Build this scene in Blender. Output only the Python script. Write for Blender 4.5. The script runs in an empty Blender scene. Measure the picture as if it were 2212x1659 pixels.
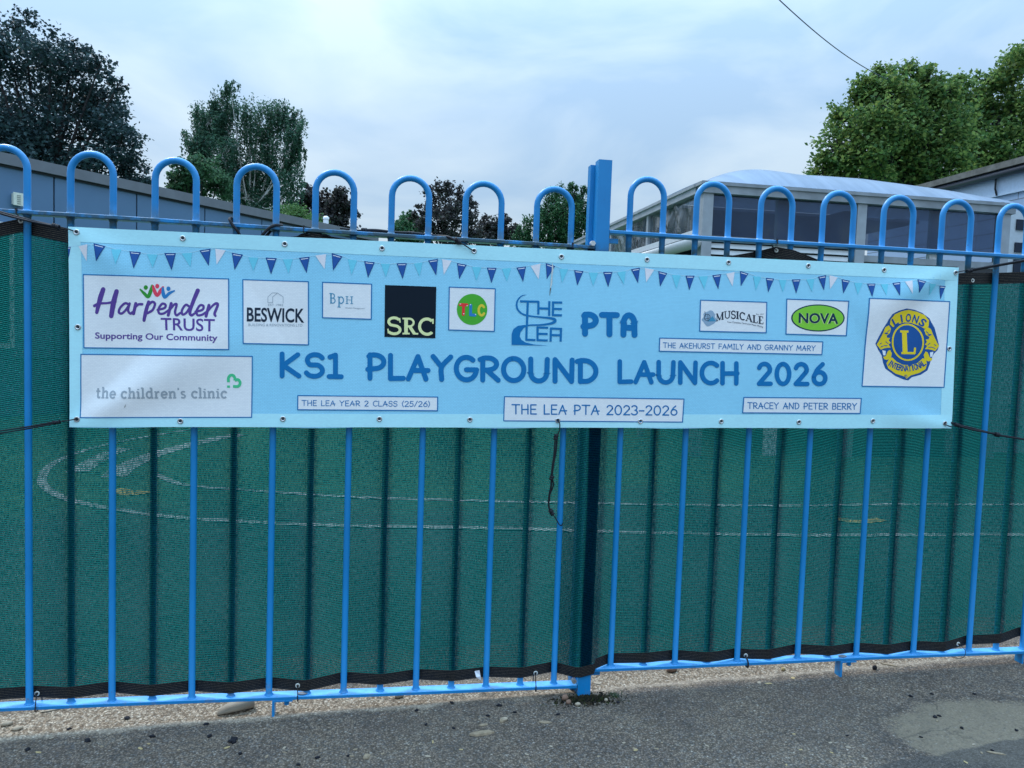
import bpy, math, random
import numpy as np
from mathutils import Matrix, Vector
random.seed(7); RNG = np.random.default_rng(11)
C = bpy.context.scene.collection
# ------------------------------------------------------------------ camera
W, H, F = 2212.0, 1659.0, 1660.0               # measuring grid over the photograph
CAM = np.array([0.9591, -2.3406, 1.1003]); YAW, PIT, ROL = 0.1742, -0.0609, 0.0342
fwd = np.array([math.sin(YAW)*math.cos(PIT), math.cos(YAW)*math.cos(PIT), math.sin(PIT)])
r0 = np.array([math.cos(YAW), -math.sin(YAW), 0.0]); u0 = np.cross(r0, fwd)
rgt = math.cos(ROL)*r0 + math.sin(ROL)*u0; upv = -math.sin(ROL)*r0 + math.cos(ROL)*u0
cd = bpy.data.cameras.new('camera'); cam = bpy.data.objects.new('camera', cd); C.objects.link(cam)
cd.sensor_width = 36.0; cd.lens = F/W*36.0; cd.clip_start = 0.05; cd.clip_end = 2000
M4 = Matrix.Identity(4)
for i in range(3):
    M4[i][0] = rgt[i]; M4[i][1] = upv[i]; M4[i][2] = -fwd[i]; M4[i][3] = CAM[i]
cam.matrix_world = M4
sc = bpy.context.scene; sc.camera = cam
def ray(u, v): return fwd + rgt*(u-W/2)/F + upv*(H/2-v)/F
def at(u, v, x=None, y=None, z=None, d=None):   # the point of the place seen at (u, v) on a known plane / at a known depth
    r = ray(u, v)
    if y is not None: t = (y-CAM[1])/r[1]
    elif z is not None: t = (z-CAM[2])/r[2]
    elif x is not None: t = (x-CAM[0])/r[0]
    else: t = d
    return CAM + r*t
# ------------------------------------------------------------------ sky and sun
SUN_EL, SUN_AZ = math.radians(52), math.radians(-35)     # azimuth from +Y (behind the fence), to the left
wd = bpy.data.worlds.new('World'); sc.world = wd; wd.use_nodes = True
nt = wd.node_tree; nt.nodes.clear()
def N(t, ty, **kw):
    n = t.nodes.new(ty)
    for k, v in kw.items():
        if hasattr(n, k): setattr(n, k, v)
    return n
def setin(n, **kw):
    for k, v in kw.items(): n.inputs[k.replace('_', ' ')].default_value = v
    return n
sky = N(nt, 'ShaderNodeTexSky'); sky.sky_type = 'NISHITA'; sky.sun_disc = False
sky.sun_elevation = SUN_EL; sky.sun_rotation = SUN_AZ; sky.air_density = 1.2; sky.dust_density = 2.0
tc = N(nt, 'ShaderNodeTexCoord'); sep = N(nt, 'ShaderNodeSeparateXYZ'); nt.links.new(tc.outputs['Generated'], sep.inputs[0])
def wmath(op, a, b=None, clamp=False):
    n = N(nt, 'ShaderNodeMath', operation=op, use_clamp=clamp)
    for i, x in enumerate((a, b)):
        if x is None: continue
        if isinstance(x, (int, float)): n.inputs[i].default_value = x
        else: nt.links.new(x, n.inputs[i])
    return n.outputs[0]
zc = wmath('MAXIMUM', sep.outputs['Z'], 0.0)
mp = N(nt, 'ShaderNodeMapping'); mp.inputs['Scale'].default_value = (1.6, 1.6, 4.0); mp.inputs['Rotation'].default_value = (0, 0.35, 0.4); mp.inputs['Location'].default_value = (0.35, 0.1, 0.6)
nt.links.new(tc.outputs['Generated'], mp.inputs['Vector'])
nz = N(nt, 'ShaderNodeTexNoise'); setin(nz, Scale=1.9, Detail=6.0, Roughness=0.5, Distortion=0.4); nt.links.new(mp.outputs[0], nz.inputs['Vector'])
cr = N(nt, 'ShaderNodeValToRGB'); cr.color_ramp.elements[0].position = 0.40; cr.color_ramp.elements[0].color = (4.9, 6.9, 9.2, 1)
cr.color_ramp.elements[1].position = 0.60; cr.color_ramp.elements[1].color = (7.5, 9.0, 10.3, 1)
nt.links.new(nz.outputs['Fac'], cr.inputs[0])
# thin cloud is brightest round the hidden sun and towards the zenith
dt = N(nt, 'ShaderNodeVectorMath', operation='DOT_PRODUCT'); nt.links.new(tc.outputs['Generated'], dt.inputs[0])
dt.inputs[1].default_value = (math.sin(SUN_AZ)*math.cos(SUN_EL), math.cos(SUN_AZ)*math.cos(SUN_EL), math.sin(SUN_EL))
glow = wmath('POWER', wmath('MAXIMUM', dt.outputs['Value'], 0.0), 6.0)
lum = wmath('ADD', wmath('ADD', 0.79, wmath('MULTIPLY', wmath('POWER', zc, 2.5), 4.3)), wmath('MULTIPLY', glow, 0.28))
vs = N(nt, 'ShaderNodeVectorMath', operation='SCALE'); nt.links.new(cr.outputs[0], vs.inputs[0]); nt.links.new(lum, vs.inputs['Scale'])
def wcol(n, nm): return [q for q in n.inputs if q.name == nm and q.type == 'RGBA'][0]
tn = N(nt, 'ShaderNodeMix', data_type='RGBA', blend_type='MULTIPLY'); nt.links.new(zc, tn.inputs['Factor']); nt.links.new(vs.outputs[0], wcol(tn, 'A')); wcol(tn, 'B').default_value = (.80, .98, 1.16, 1)
tno = [q for q in tn.outputs if q.type == 'RGBA'][0]
mx = N(nt, 'ShaderNodeMix', data_type='RGBA'); mx.inputs['Factor'].default_value = 0.88
nt.links.new(sky.outputs[0], wcol(mx, 'A')); nt.links.new(tno, wcol(mx, 'B'))
bg = N(nt, 'ShaderNodeBackground'); bg.inputs['Strength'].default_value = 0.1
nt.links.new([q for q in mx.outputs if q.type == 'RGBA'][0], bg.inputs['Color'])
wo = N(nt, 'ShaderNodeOutputWorld'); nt.links.new(bg.outputs[0], wo.inputs['Surface'])
sl = bpy.data.lights.new('sun', 'SUN'); sl.energy = 2.0; sl.angle = math.radians(14); sl.color = (1.0, 0.91, 0.78)
so = bpy.data.objects.new('sun', sl); C.objects.link(so); so.location = (-6, 8, 14)
sd = Vector((math.sin(SUN_AZ)*math.cos(SUN_EL), math.cos(SUN_AZ)*math.cos(SUN_EL), math.sin(SUN_EL)))
so.rotation_euler = sd.to_track_quat('Z', 'Y').to_euler()
sc.view_settings.view_transform = 'Standard'; sc.view_settings.look = 'None'; sc.view_settings.exposure = 0.08; sc.view_settings.gamma = 1.0
sc.cycles.use_denoising = True; sc.cycles.transparent_max_bounces = 16; sc.cycles.max_bounces = 8
# ------------------------------------------------------------------ materials
def lin(c): return tuple(((x/255)/12.92 if x/255 <= .04045 else ((x/255+.055)/1.055)**2.4) for x in c)
WREF = lin((190, 201, 226))
def pig(r, g, b, k=0.86):       # pigment that reads as (r,g,b) beside the white panels of the banner
    c = lin((r, g, b)); return tuple(min(0.92, k*a/w) for a, w in zip(c, WREF)) + (1.0,)
class Mat:
    def __init__(s, name):
        s.m = bpy.data.materials.new(name); s.m.use_nodes = True; s.t = s.m.node_tree
        s.b = s.t.nodes['Principled BSDF']; s.o = s.t.nodes['Material Output']; s._tc = None
    def tc(s, out='Object'):
        if s._tc is None: s._tc = N(s.t, 'ShaderNodeTexCoord')
        return s._tc.outputs[out]
    def link(s, a, b): s.t.links.new(a, b); return s
    def noise(s, scale, detail=4.0, rough=0.55, vec=None, dist=0.0, stretch=None):
        n = N(s.t, 'ShaderNodeTexNoise'); setin(n, Scale=scale, Detail=detail, Roughness=rough, Distortion=dist)
        v = vec or s.tc()
        if stretch:
            mp = N(s.t, 'ShaderNodeMapping'); mp.inputs['Scale'].default_value = stretch; s.link(v, mp.inputs[0]); v = mp.outputs[0]
        s.link(v, n.inputs['Vector']); return n.outputs['Fac']
    def math(s, op, a, b=None, c=None, clamp=False):
        n = N(s.t, 'ShaderNodeMath', operation=op, use_clamp=clamp)
        for i, x in enumerate((a, b, c)):
            if x is None: continue
            if isinstance(x, (int, float)): n.inputs[i].default_value = x
            else: s.link(x, n.inputs[i])
        return n.outputs[0]
    def ramp(s, fac, stops):
        n = N(s.t, 'ShaderNodeValToRGB'); e = n.color_ramp.elements
        while len(e) < len(stops): e.new(0.5)
        for el, (p, c) in zip(e, stops):
            el.position = p; el.color = c if isinstance(c, tuple) and len(c) == 4 else (tuple(c)+(1,) if isinstance(c, tuple) else (c, c, c, 1))
        s.link(fac, n.inputs[0]); return n.outputs[0]
    def mix(s, f, a, b):
        n = N(s.t, 'ShaderNodeMix', data_type='RGBA')
        for k, x in (('Factor', f), ('A', a), ('B', b)):
            i = n.inputs[k] if k == 'Factor' else [q for q in n.inputs if q.name == k and q.type == 'RGBA'][0]
            if isinstance(x, (int, float, tuple)): i.default_value = x
            else: s.link(x, i)
        return [q for q in n.outputs if q.type == 'RGBA'][0]
    def col(s, x):
        if isinstance(x, tuple): s.b.inputs['Base Color'].default_value = x if len(x) == 4 else x+(1,)
        else: s.link(x, s.b.inputs['Base Color'])
        return s
    def rough(s, r, spec=0.5, metal=0.0):
        if isinstance(r, (int, float)): s.b.inputs['Roughness'].default_value = r
        else: s.link(r, s.b.inputs['Roughness'])
        s.b.inputs['Specular IOR Level'].default_value = spec; s.b.inputs['Metallic'].default_value = metal; return s
    def bump(s, h, strength=0.3, dist=0.002):
        n = N(s.t, 'ShaderNodeBump'); n.inputs['Strength'].default_value = strength; n.inputs['Distance'].default_value = dist
        s.link(h, n.inputs['Height']); s.link(n.outputs[0], s.b.inputs['Normal']); return s
def plain(name, c, r=0.6, spec=0.3, var=0.06, scale=30.0, metal=0.0):
    m = Mat(name); c = tuple(c[:3])
    f = m.noise(scale, 3.0)
    m.col(m.ramp(f, [(0.3, tuple(x*(1-var) for x in c)), (0.7, tuple(min(1, x*(1+var)) for x in c))])).rough(r, spec, metal)
    return m.m
def m_paint():
    m = Mat('blue_paint'); base = m.ramp(m.noise(9), [(0.3, (.002, .190, .46)), (0.7, (.003, .220, .52))])
    sp = N(m.t, 'ShaderNodeSeparateXYZ'); m.link(m.tc(), sp.inputs[0])
    # paler blue on faces that look up: sky light painted into the colour
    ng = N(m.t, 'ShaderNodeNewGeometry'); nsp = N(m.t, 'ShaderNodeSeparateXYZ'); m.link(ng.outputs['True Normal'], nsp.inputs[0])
    top_light = m.math('MULTIPLY', m.ramp(nsp.outputs['Z'], [(0.55, 0.0), (0.95, 1.0)]), m.ramp(m.noise(22, 4), [(0.25, .35), (0.6, .8)]))
    base = m.mix(top_light, base, (.13, .42, .78, 1))
    # algae and dirt gather where water sits on the top rail, with dark blotches on the bars just below
    g = m.ramp(m.noise(16, 6, .65), [(0.38, 0.0), (0.54, 1.0)])
    near = m.math('SUBTRACT', 1.0, m.math('MULTIPLY', m.math('ABSOLUTE', m.math('SUBTRACT', sp.outputs['Z'], 1.385)), 17.0), clamp=True)
    dirt = m.math('MULTIPLY', g, m.math('MULTIPLY', near, 0.95))
    c1 = m.mix(dirt, base, (.03, .055, .05, 1))
    low = m.math('SUBTRACT', 1.0, m.math('MULTIPLY', m.math('ABSOLUTE', m.math('SUBTRACT', sp.outputs['Z'], 0.01)), 30.0), clamp=True)
    d2 = m.math('MULTIPLY', m.ramp(m.noise(38, 5, .6), [(0.55, 0.0), (0.68, 1.0)]), m.math('MULTIPLY', low, 0.5))
    c2 = m.mix(d2, c1, (.16, .15, .15, 1))
    low2 = m.math('SUBTRACT', 1.0, m.math('MULTIPLY', m.math('ABSOLUTE', m.math('SUBTRACT', sp.outputs['Z'], 0.02)), 22.0), clamp=True)
    c2 = m.mix(m.math('MULTIPLY', m.ramp(m.noise(75, 5, .7), [(0.60, 0.0), (0.70, 1.0)]), m.math('MULTIPLY', low2, .7)), c2, (.10, .045, .025, 1))
    chips = m.ramp(m.noise(120, 2), [(0.72, 0.0), (0.75, 0.7)])
    m.col(m.mix(chips, c2, (.05, .06, .09, 1))).rough(m.ramp(m.noise(25), [(0.3, .38), (0.7, .55)]), 0.35)
    m.b.inputs['Coat Weight'].default_value = .35; m.b.inputs['Coat Roughness'].default_value = .25
    m.bump(m.noise(60), .25, .001); return m.m
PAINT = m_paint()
def m_screen():
    m = Mat('green_shade_netting'); sp = N(m.t, 'ShaderNodeSeparateXYZ'); m.link(m.tc('UV'), sp.inputs[0])
    X, Z = sp.outputs['X'], sp.outputs['Y']                       # metres along the cloth / across the ribs
    wob = m.noise(7, 3, vec=m.tc('UV'))
    zz = m.math('ADD', m.math('MULTIPLY', Z, 1/0.0056), m.math('MULTIPLY', wob, 1.2))
    t = m.math('FRACT', zz)
    xs = m.math('FRACT', m.math('ADD', m.math('MULTIPLY', X, 1/0.0034), m.math('MULTIPLY', m.math('FLOOR', zz), 0.37)))
    gap = m.math('MULTIPLY', m.math('GREATER_THAN', t, 0.55), m.math('GREATER_THAN', xs, 0.22))
    st = m.noise(1.0, 3, .6, vec=m.tc('UV'), stretch=(260, 60, 1)); patch = m.noise(3.0, 3, .5, vec=m.tc('UV'), stretch=(2, 1, 1))
    op = m.math('MULTIPLY', gap, m.math('MULTIPLY', m.ramp(m.math('ADD', st, m.math('MULTIPLY', m.math('SUBTRACT', patch, .5), .35)), [(0.38, 0.06), (0.68, 0.95)]), .52), clamp=True)
    rib = m.ramp(t, [(0.0, (.003, .060, .056)), (0.28, (.026, .305, .270)), (0.62, (.001, .048, .046))])
    yarn = m.ramp(m.noise(1.0, 2, .5, vec=m.tc('UV'), stretch=(420, 150, 1)), [(0.25, 0.55), (0.62, 1.0), (0.8, 1.9)])
    mu = N(m.t, 'ShaderNodeMix', data_type='RGBA', blend_type='MULTIPLY'); mu.inputs['Factor'].default_value = 1.0
    ins = [q for q in mu.inputs if q.type == 'RGBA']; m.link(rib, ins[0]); m.link(yarn, ins[1]); colr = [q for q in mu.outputs if q.type == 'RGBA'][0]
    fleck = m.ramp(m.noise(1.0, 1, vec=m.tc('UV'), stretch=(330, 420, 1)), [(0.735, 0.0), (0.76, 1.0)])
    colr = m.mix(fleck, colr, (.45, .50, .42, 1))
    df = N(m.t, 'ShaderNodeBsdfDiffuse'); tl = N(m.t, 'ShaderNodeBsdfTranslucent'); m.link(m.mix(.84, colr, (.001, .009, .034, 1)), df.inputs[0]); m.link(colr, tl.inputs[0])
    a = N(m.t, 'ShaderNodeMixShader'); a.inputs[0].default_value = 0.70; m.link(df.outputs[0], a.inputs[1]); m.link(tl.outputs[0], a.inputs[2])
    tr = N(m.t, 'ShaderNodeBsdfTransparent'); b = N(m.t, 'ShaderNodeMixShader'); m.link(op, b.inputs[0]); m.link(a.outputs[0], b.inputs[1]); m.link(tr.outputs[0], b.inputs[2])
    m.link(b.outputs[0], m.o.inputs[0]); return m.m
SCREEN = m_screen()
def m_hem():
    m = Mat('black_hem_webbing'); sp = N(m.t, 'ShaderNodeSeparateXYZ'); m.link(m.tc('UV'), sp.inputs[0])
    t = m.math('FRACT', m.math('ADD', m.math('MULTIPLY', sp.outputs['Y'], 7.0), m.math('MULTIPLY', m.noise(1.0, 2, vec=m.tc('UV'), stretch=(20, 1, 1)), .3)))
    ln = m.ramp(t, [(0.74, 0.0), (0.82, 1.0), (0.94, 1.0), (1.0, 0.0)])
    dash = m.ramp(m.noise(1.0, 2, vec=m.tc('UV'), stretch=(300, 9, 1)), [(0.35, 0.2), (0.6, 1.0)])
    m.col(m.mix(m.math('MULTIPLY', ln, dash), (.006, .007, .010, 1), (.14, .115, .085, 1))).rough(.75, .2); m.bump(t, .4, .001); return m.m
HEM = m_hem()
def m_vinyl(name, c, weave=1.0):
    m = Mat(name); c = tuple(c[:3])
    br = N(m.t, 'ShaderNodeTexBrick'); setin(br, Scale=1.0, Mortar_Size=0.13, Mortar_Smooth=0.6, Brick_Width=2.2, Row_Height=1.0, Bias=0.0)
    br.inputs['Color1'].default_value = (1, 1, 1, 1); br.inputs['Color2'].default_value = (.94, .94, .95, 1); br.inputs['Mortar'].default_value = (1-.22*weave,)*3+(1,)
    sp = N(m.t, 'ShaderNodeSeparateXYZ'); m.link(m.tc(), sp.inputs[0]); cb = N(m.t, 'ShaderNodeCombineXYZ'); m.link(sp.outputs['X'], cb.inputs[0]); m.link(sp.outputs['Z'], cb.inputs[1])
    vm = N(m.t, 'ShaderNodeVectorMath', operation='SCALE'); m.link(cb.outputs[0], vm.inputs[0]); vm.inputs['Scale'].default_value = 1/0.0042
    nzv = N(m.t, 'ShaderNodeTexNoise'); setin(nzv, Scale=40.0, Detail=2.0); m.link(m.tc(), nzv.inputs['Vector'])
    va = N(m.t, 'ShaderNodeVectorMath', operation='ADD'); m.link(vm.outputs[0], va.inputs[0]); m.link(nzv.outputs['Color'], va.inputs[1]); m.link(va.outputs[0], br.inputs['Vector'])
    f = m.ramp(m.noise(6, 4, .6), [(0.3, (.93, .94, .95)), (0.7, (1.0, 1.0, 1.0))])
    mu = N(m.t, 'ShaderNodeMix', data_type='RGBA', blend_type='MULTIPLY'); mu.inputs['Factor'].default_value = 1.0
    i = [q for q in mu.inputs if q.type == 'RGBA']; m.link(br.outputs['Color'], i[0]); m.link(f, i[1])
    mu2 = N(m.t, 'ShaderNodeMix', data_type='RGBA', blend_type='MULTIPLY'); mu2.inputs['Factor'].default_value = 1.0
    i2 = [q for q in mu2.inputs if q.type == 'RGBA']; m.link([q for q in mu.outputs if q.type == 'RGBA'][0], i2[0]); i2[1].default_value = c+(1,)
    m.col([q for q in mu2.outputs if q.type == 'RGBA'][0]).rough(.55, .15); m.bump(br.outputs['Fac'], .25*weave, .0004); return m.m
VINYL = m_vinyl('banner_vinyl', pig(126, 188, 234)); VHEM = m_vinyl('banner_hem', pig(152, 203, 244), .25)
WHITE = m_vinyl('printed_white', pig(196, 205, 228), .6)
INK = {}
def ink(name, r, g, b):
    if name not in INK: INK[name] = m_vinyl('ink_'+name, pig(r, g, b), .6)
    return INK[name]
ROYAL = ink('royal_blue', 16, 100, 170); NAVYFLAG = ink('navy_flag', 34, 78, 156); PINK = ink('pale_pink', 196, 200, 226); CYAN = ink('pale_cyan', 96, 182, 222)
STRING = ink('pale_string', 150, 196, 232); FLAGEDGE = ink('flag_edge', 24, 60, 128); PURPLE = ink('purple', 78, 58, 140); CHAR = ink('charcoal_navy', 26, 40, 62)
GREY = ink('mid_grey', 134, 148, 172); TEAL = ink('teal_blue', 58, 126, 172); BLACK = ink('night_black', 10, 22, 38); CREAM = ink('cream', 232, 206, 166)
LEAF = ink('leaf_green', 66, 152, 52); RED = ink('red', 196, 52, 56); BLUE = ink('mid_blue', 40, 112, 184); GOLD = ink('gold', 222, 178, 62); CRIM = ink('crimson', 198, 62, 92)
DKGREEN = ink('dark_green', 46, 130, 54); SLATE = ink('slate', 112, 134, 166); MINT = ink('mint', 62, 174, 136); LIME = ink('lime', 112, 178, 62); LIMEP = ink('pale_lime', 176, 214, 140)
DKNAVY = ink('dark_navy', 18, 48, 74); YEL = ink('yellow', 230, 178, 42); LBLUE = ink('emblem_blue', 24, 72, 142); WASH = ink('blue_wash', 124, 150, 186); PWHITE = ink('bright_white', 214, 224, 240)
STEEL = plain('nickel_steel', (.62, .62, .62), .3, .5, .1, 200, .9)
CORD = plain('black_cord', (.010, .011, .016), .6, .3, .3, 400); TIE = plain('black_nylon', (.012, .012, .015), .4, .4, .1)
ROPE = plain('grey_black_rope', (.022, .024, .028), .8, .2, .4, 300)
# ------------------------------------------------------------------ mesh helpers
class MB:
    def __init__(s): s.v = []; s.f = []; s.mi = []; s.uv = {}
    def add(s, vs, fs, mi=0):
        o = len(s.v); s.v += [tuple(map(float, p)) for p in vs]; s.f += [tuple(i+o for i in f) for f in fs]; s.mi += [mi]*len(fs); return s
    def box(s, a, b, mi=0):
        (x0, y0, z0), (x1, y1, z1) = a, b
        return s.add([(x0,y0,z0),(x1,y0,z0),(x1,y1,z0),(x0,y1,z0),(x0,y0,z1),(x1,y0,z1),(x1,y1,z1),(x0,y1,z1)],
                     [(0,3,2,1),(4,5,6,7),(0,1,5,4),(1,2,6,5),(2,3,7,6),(3,0,4,7)], mi)
    def obox(s, o, ax, ay, az, mi=0):            # box from corner o with edge vectors
        o, ax, ay, az = map(np.array, (o, ax, ay, az))
        P = [o, o+ax, o+ax+ay, o+ay]; P += [p+az for p in P]
        return s.add(P, [(0,3,2,1),(4,5,6,7),(0,1,5,4),(1,2,6,5),(2,3,7,6),(3,0,4,7)], mi)
    def tube(s, pts, r, n=10, mi=0, cap=True):
        P = [np.array(p, float) for p in pts]; R = r if hasattr(r, '__len__') else [r]*len(P); vs = []; fs = []
        t = P[1]-P[0]; t = t/np.linalg.norm(t); a = np.array([0, 0, 1.0]) if abs(t[2]) < .9 else np.array([1.0, 0, 0])
        nrm = np.cross(t, a); nrm /= np.linalg.norm(nrm)
        for i, p in enumerate(P):
            t = P[min(i+1, len(P)-1)]-P[max(i-1, 0)]; t = t/(np.linalg.norm(t)+1e-12)
            nrm = nrm-t*(nrm@t); nrm /= (np.linalg.norm(nrm)+1e-12); bn = np.cross(t, nrm)
            for k in range(n):
                q = 2*math.pi*k/n; vs.append(p+R[i]*(math.cos(q)*nrm+math.sin(q)*bn))
        for i in range(len(P)-1):
            for k in range(n):
                a0 = i*n+k; b0 = i*n+(k+1) % n; fs.append((a0, b0, b0+n, a0+n))
        if cap: fs.append(tuple(range(n))[::-1]); fs.append(tuple(range((len(P)-1)*n, len(P)*n)))
        return s.add(vs, fs, mi)
    def blob(s, c, rx, ry, rz, n=10, jit=0.15, rot=0.0, mi=0, tilt=0.0):
        vs = []; fs = []; m = n//2+1; rr = random.Random(int(abs(c[0]*9173+c[1]*131)*10)); c = np.array(c, float)
        for i in range(m+1):
            th = math.pi*i/m
            for k in range(n):
                ph = 2*math.pi*k/n; j = 1+jit*(rr.random()-.5)
                x, y, z = rx*math.sin(th)*math.cos(ph)*j, ry*math.sin(th)*math.sin(ph)*j, rz*math.cos(th)
                x, z = x*math.cos(tilt)-z*math.sin(tilt), x*math.sin(tilt)+z*math.cos(tilt)
                vs.append(c+np.array([x*math.cos(rot)-y*math.sin(rot), x*math.sin(rot)+y*math.cos(rot), z]))
        for i in range(m):
            for k in range(n): fs.append((i*n+k, i*n+n+k, i*n+n+(k+1) % n, i*n+(k+1) % n))
        return s.add(vs, fs, mi)
    def torus(s, c, R, r, axis, n=20, k=8, mi=0):
        c = np.array(c, float); ax = np.array(axis, float); ax /= np.linalg.norm(ax); a = np.cross(ax, (0, 0, 1.0) if abs(ax[2]) < .9 else (1.0, 0, 0)); a /= np.linalg.norm(a); b = np.cross(ax, a)
        vs = []; fs = []
        for i in range(n):
            q = 2*math.pi*i/n; d = math.cos(q)*a+math.sin(q)*b
            for j in range(k):
                p = 2*math.pi*j/k; vs.append(c+d*(R+r*math.cos(p))+ax*r*math.sin(p))
        for i in range(n):
            for j in range(k): fs.append((i*k+j, ((i+1) % n)*k+j, ((i+1) % n)*k+(j+1) % k, i*k+(j+1) % k))
        return s.add(vs, fs, mi)
    def build(s, name, mats, parent=None, smooth=False, auto=False):
        me = bpy.data.meshes.new(name); me.from_pydata(s.v, [], s.f)
        for m in (mats if isinstance(mats, (list, tuple)) else [mats]): me.materials.append(m)
        me.polygons.foreach_set('material_index', s.mi)
        if smooth: me.polygons.foreach_set('use_smooth', [True]*len(s.f))
        me.update(); o = bpy.data.objects.new(name, me); C.objects.link(o)
        if parent is not None:
            o.parent = parent; o.matrix_parent_inverse = Matrix.Identity(4)
            root = parent
            off = Vector((0, 0, 0))
            while root is not None: off += root.location; root = root.parent
            if off.length > 0:
                for v in me.vertices: v.co -= off
        return o
def tag(o, label, cat, group=None, kind=None):
    o['label'] = label; o['category'] = cat
    if group: o['group'] = group
    if kind: o['kind'] = kind
    return o
def empty(name, loc=(0, 0, 0)):
    o = bpy.data.objects.new(name, None); C.objects.link(o); o.location = loc; o.empty_display_size = .1; return o
def struct(o): o['kind'] = 'structure'; return o
def smooth_path(pts, k=6):
    P = [np.array(p, float) for p in pts]
    if len(P) < 3: return P
    Q = [2*P[0]-P[1]]+P+[2*P[-1]-P[-2]]; out = []
    for i in range(1, len(Q)-2):
        for j in range(k):
            t = j/k; a, b, c, d = Q[i-1], Q[i], Q[i+1], Q[i+2]
            out.append(.5*((2*b)+(-a+c)*t+(2*a-5*b+4*c-d)*t*t+(-a+3*b-3*c+d)*t**3))
    out.append(P[-1]); return out
def gz(x, y=0.0):                                 # the ground climbs gently to the right
    return -0.060+0.0215*(min(max(x, -1.5), 4.5)-0.63)

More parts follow.
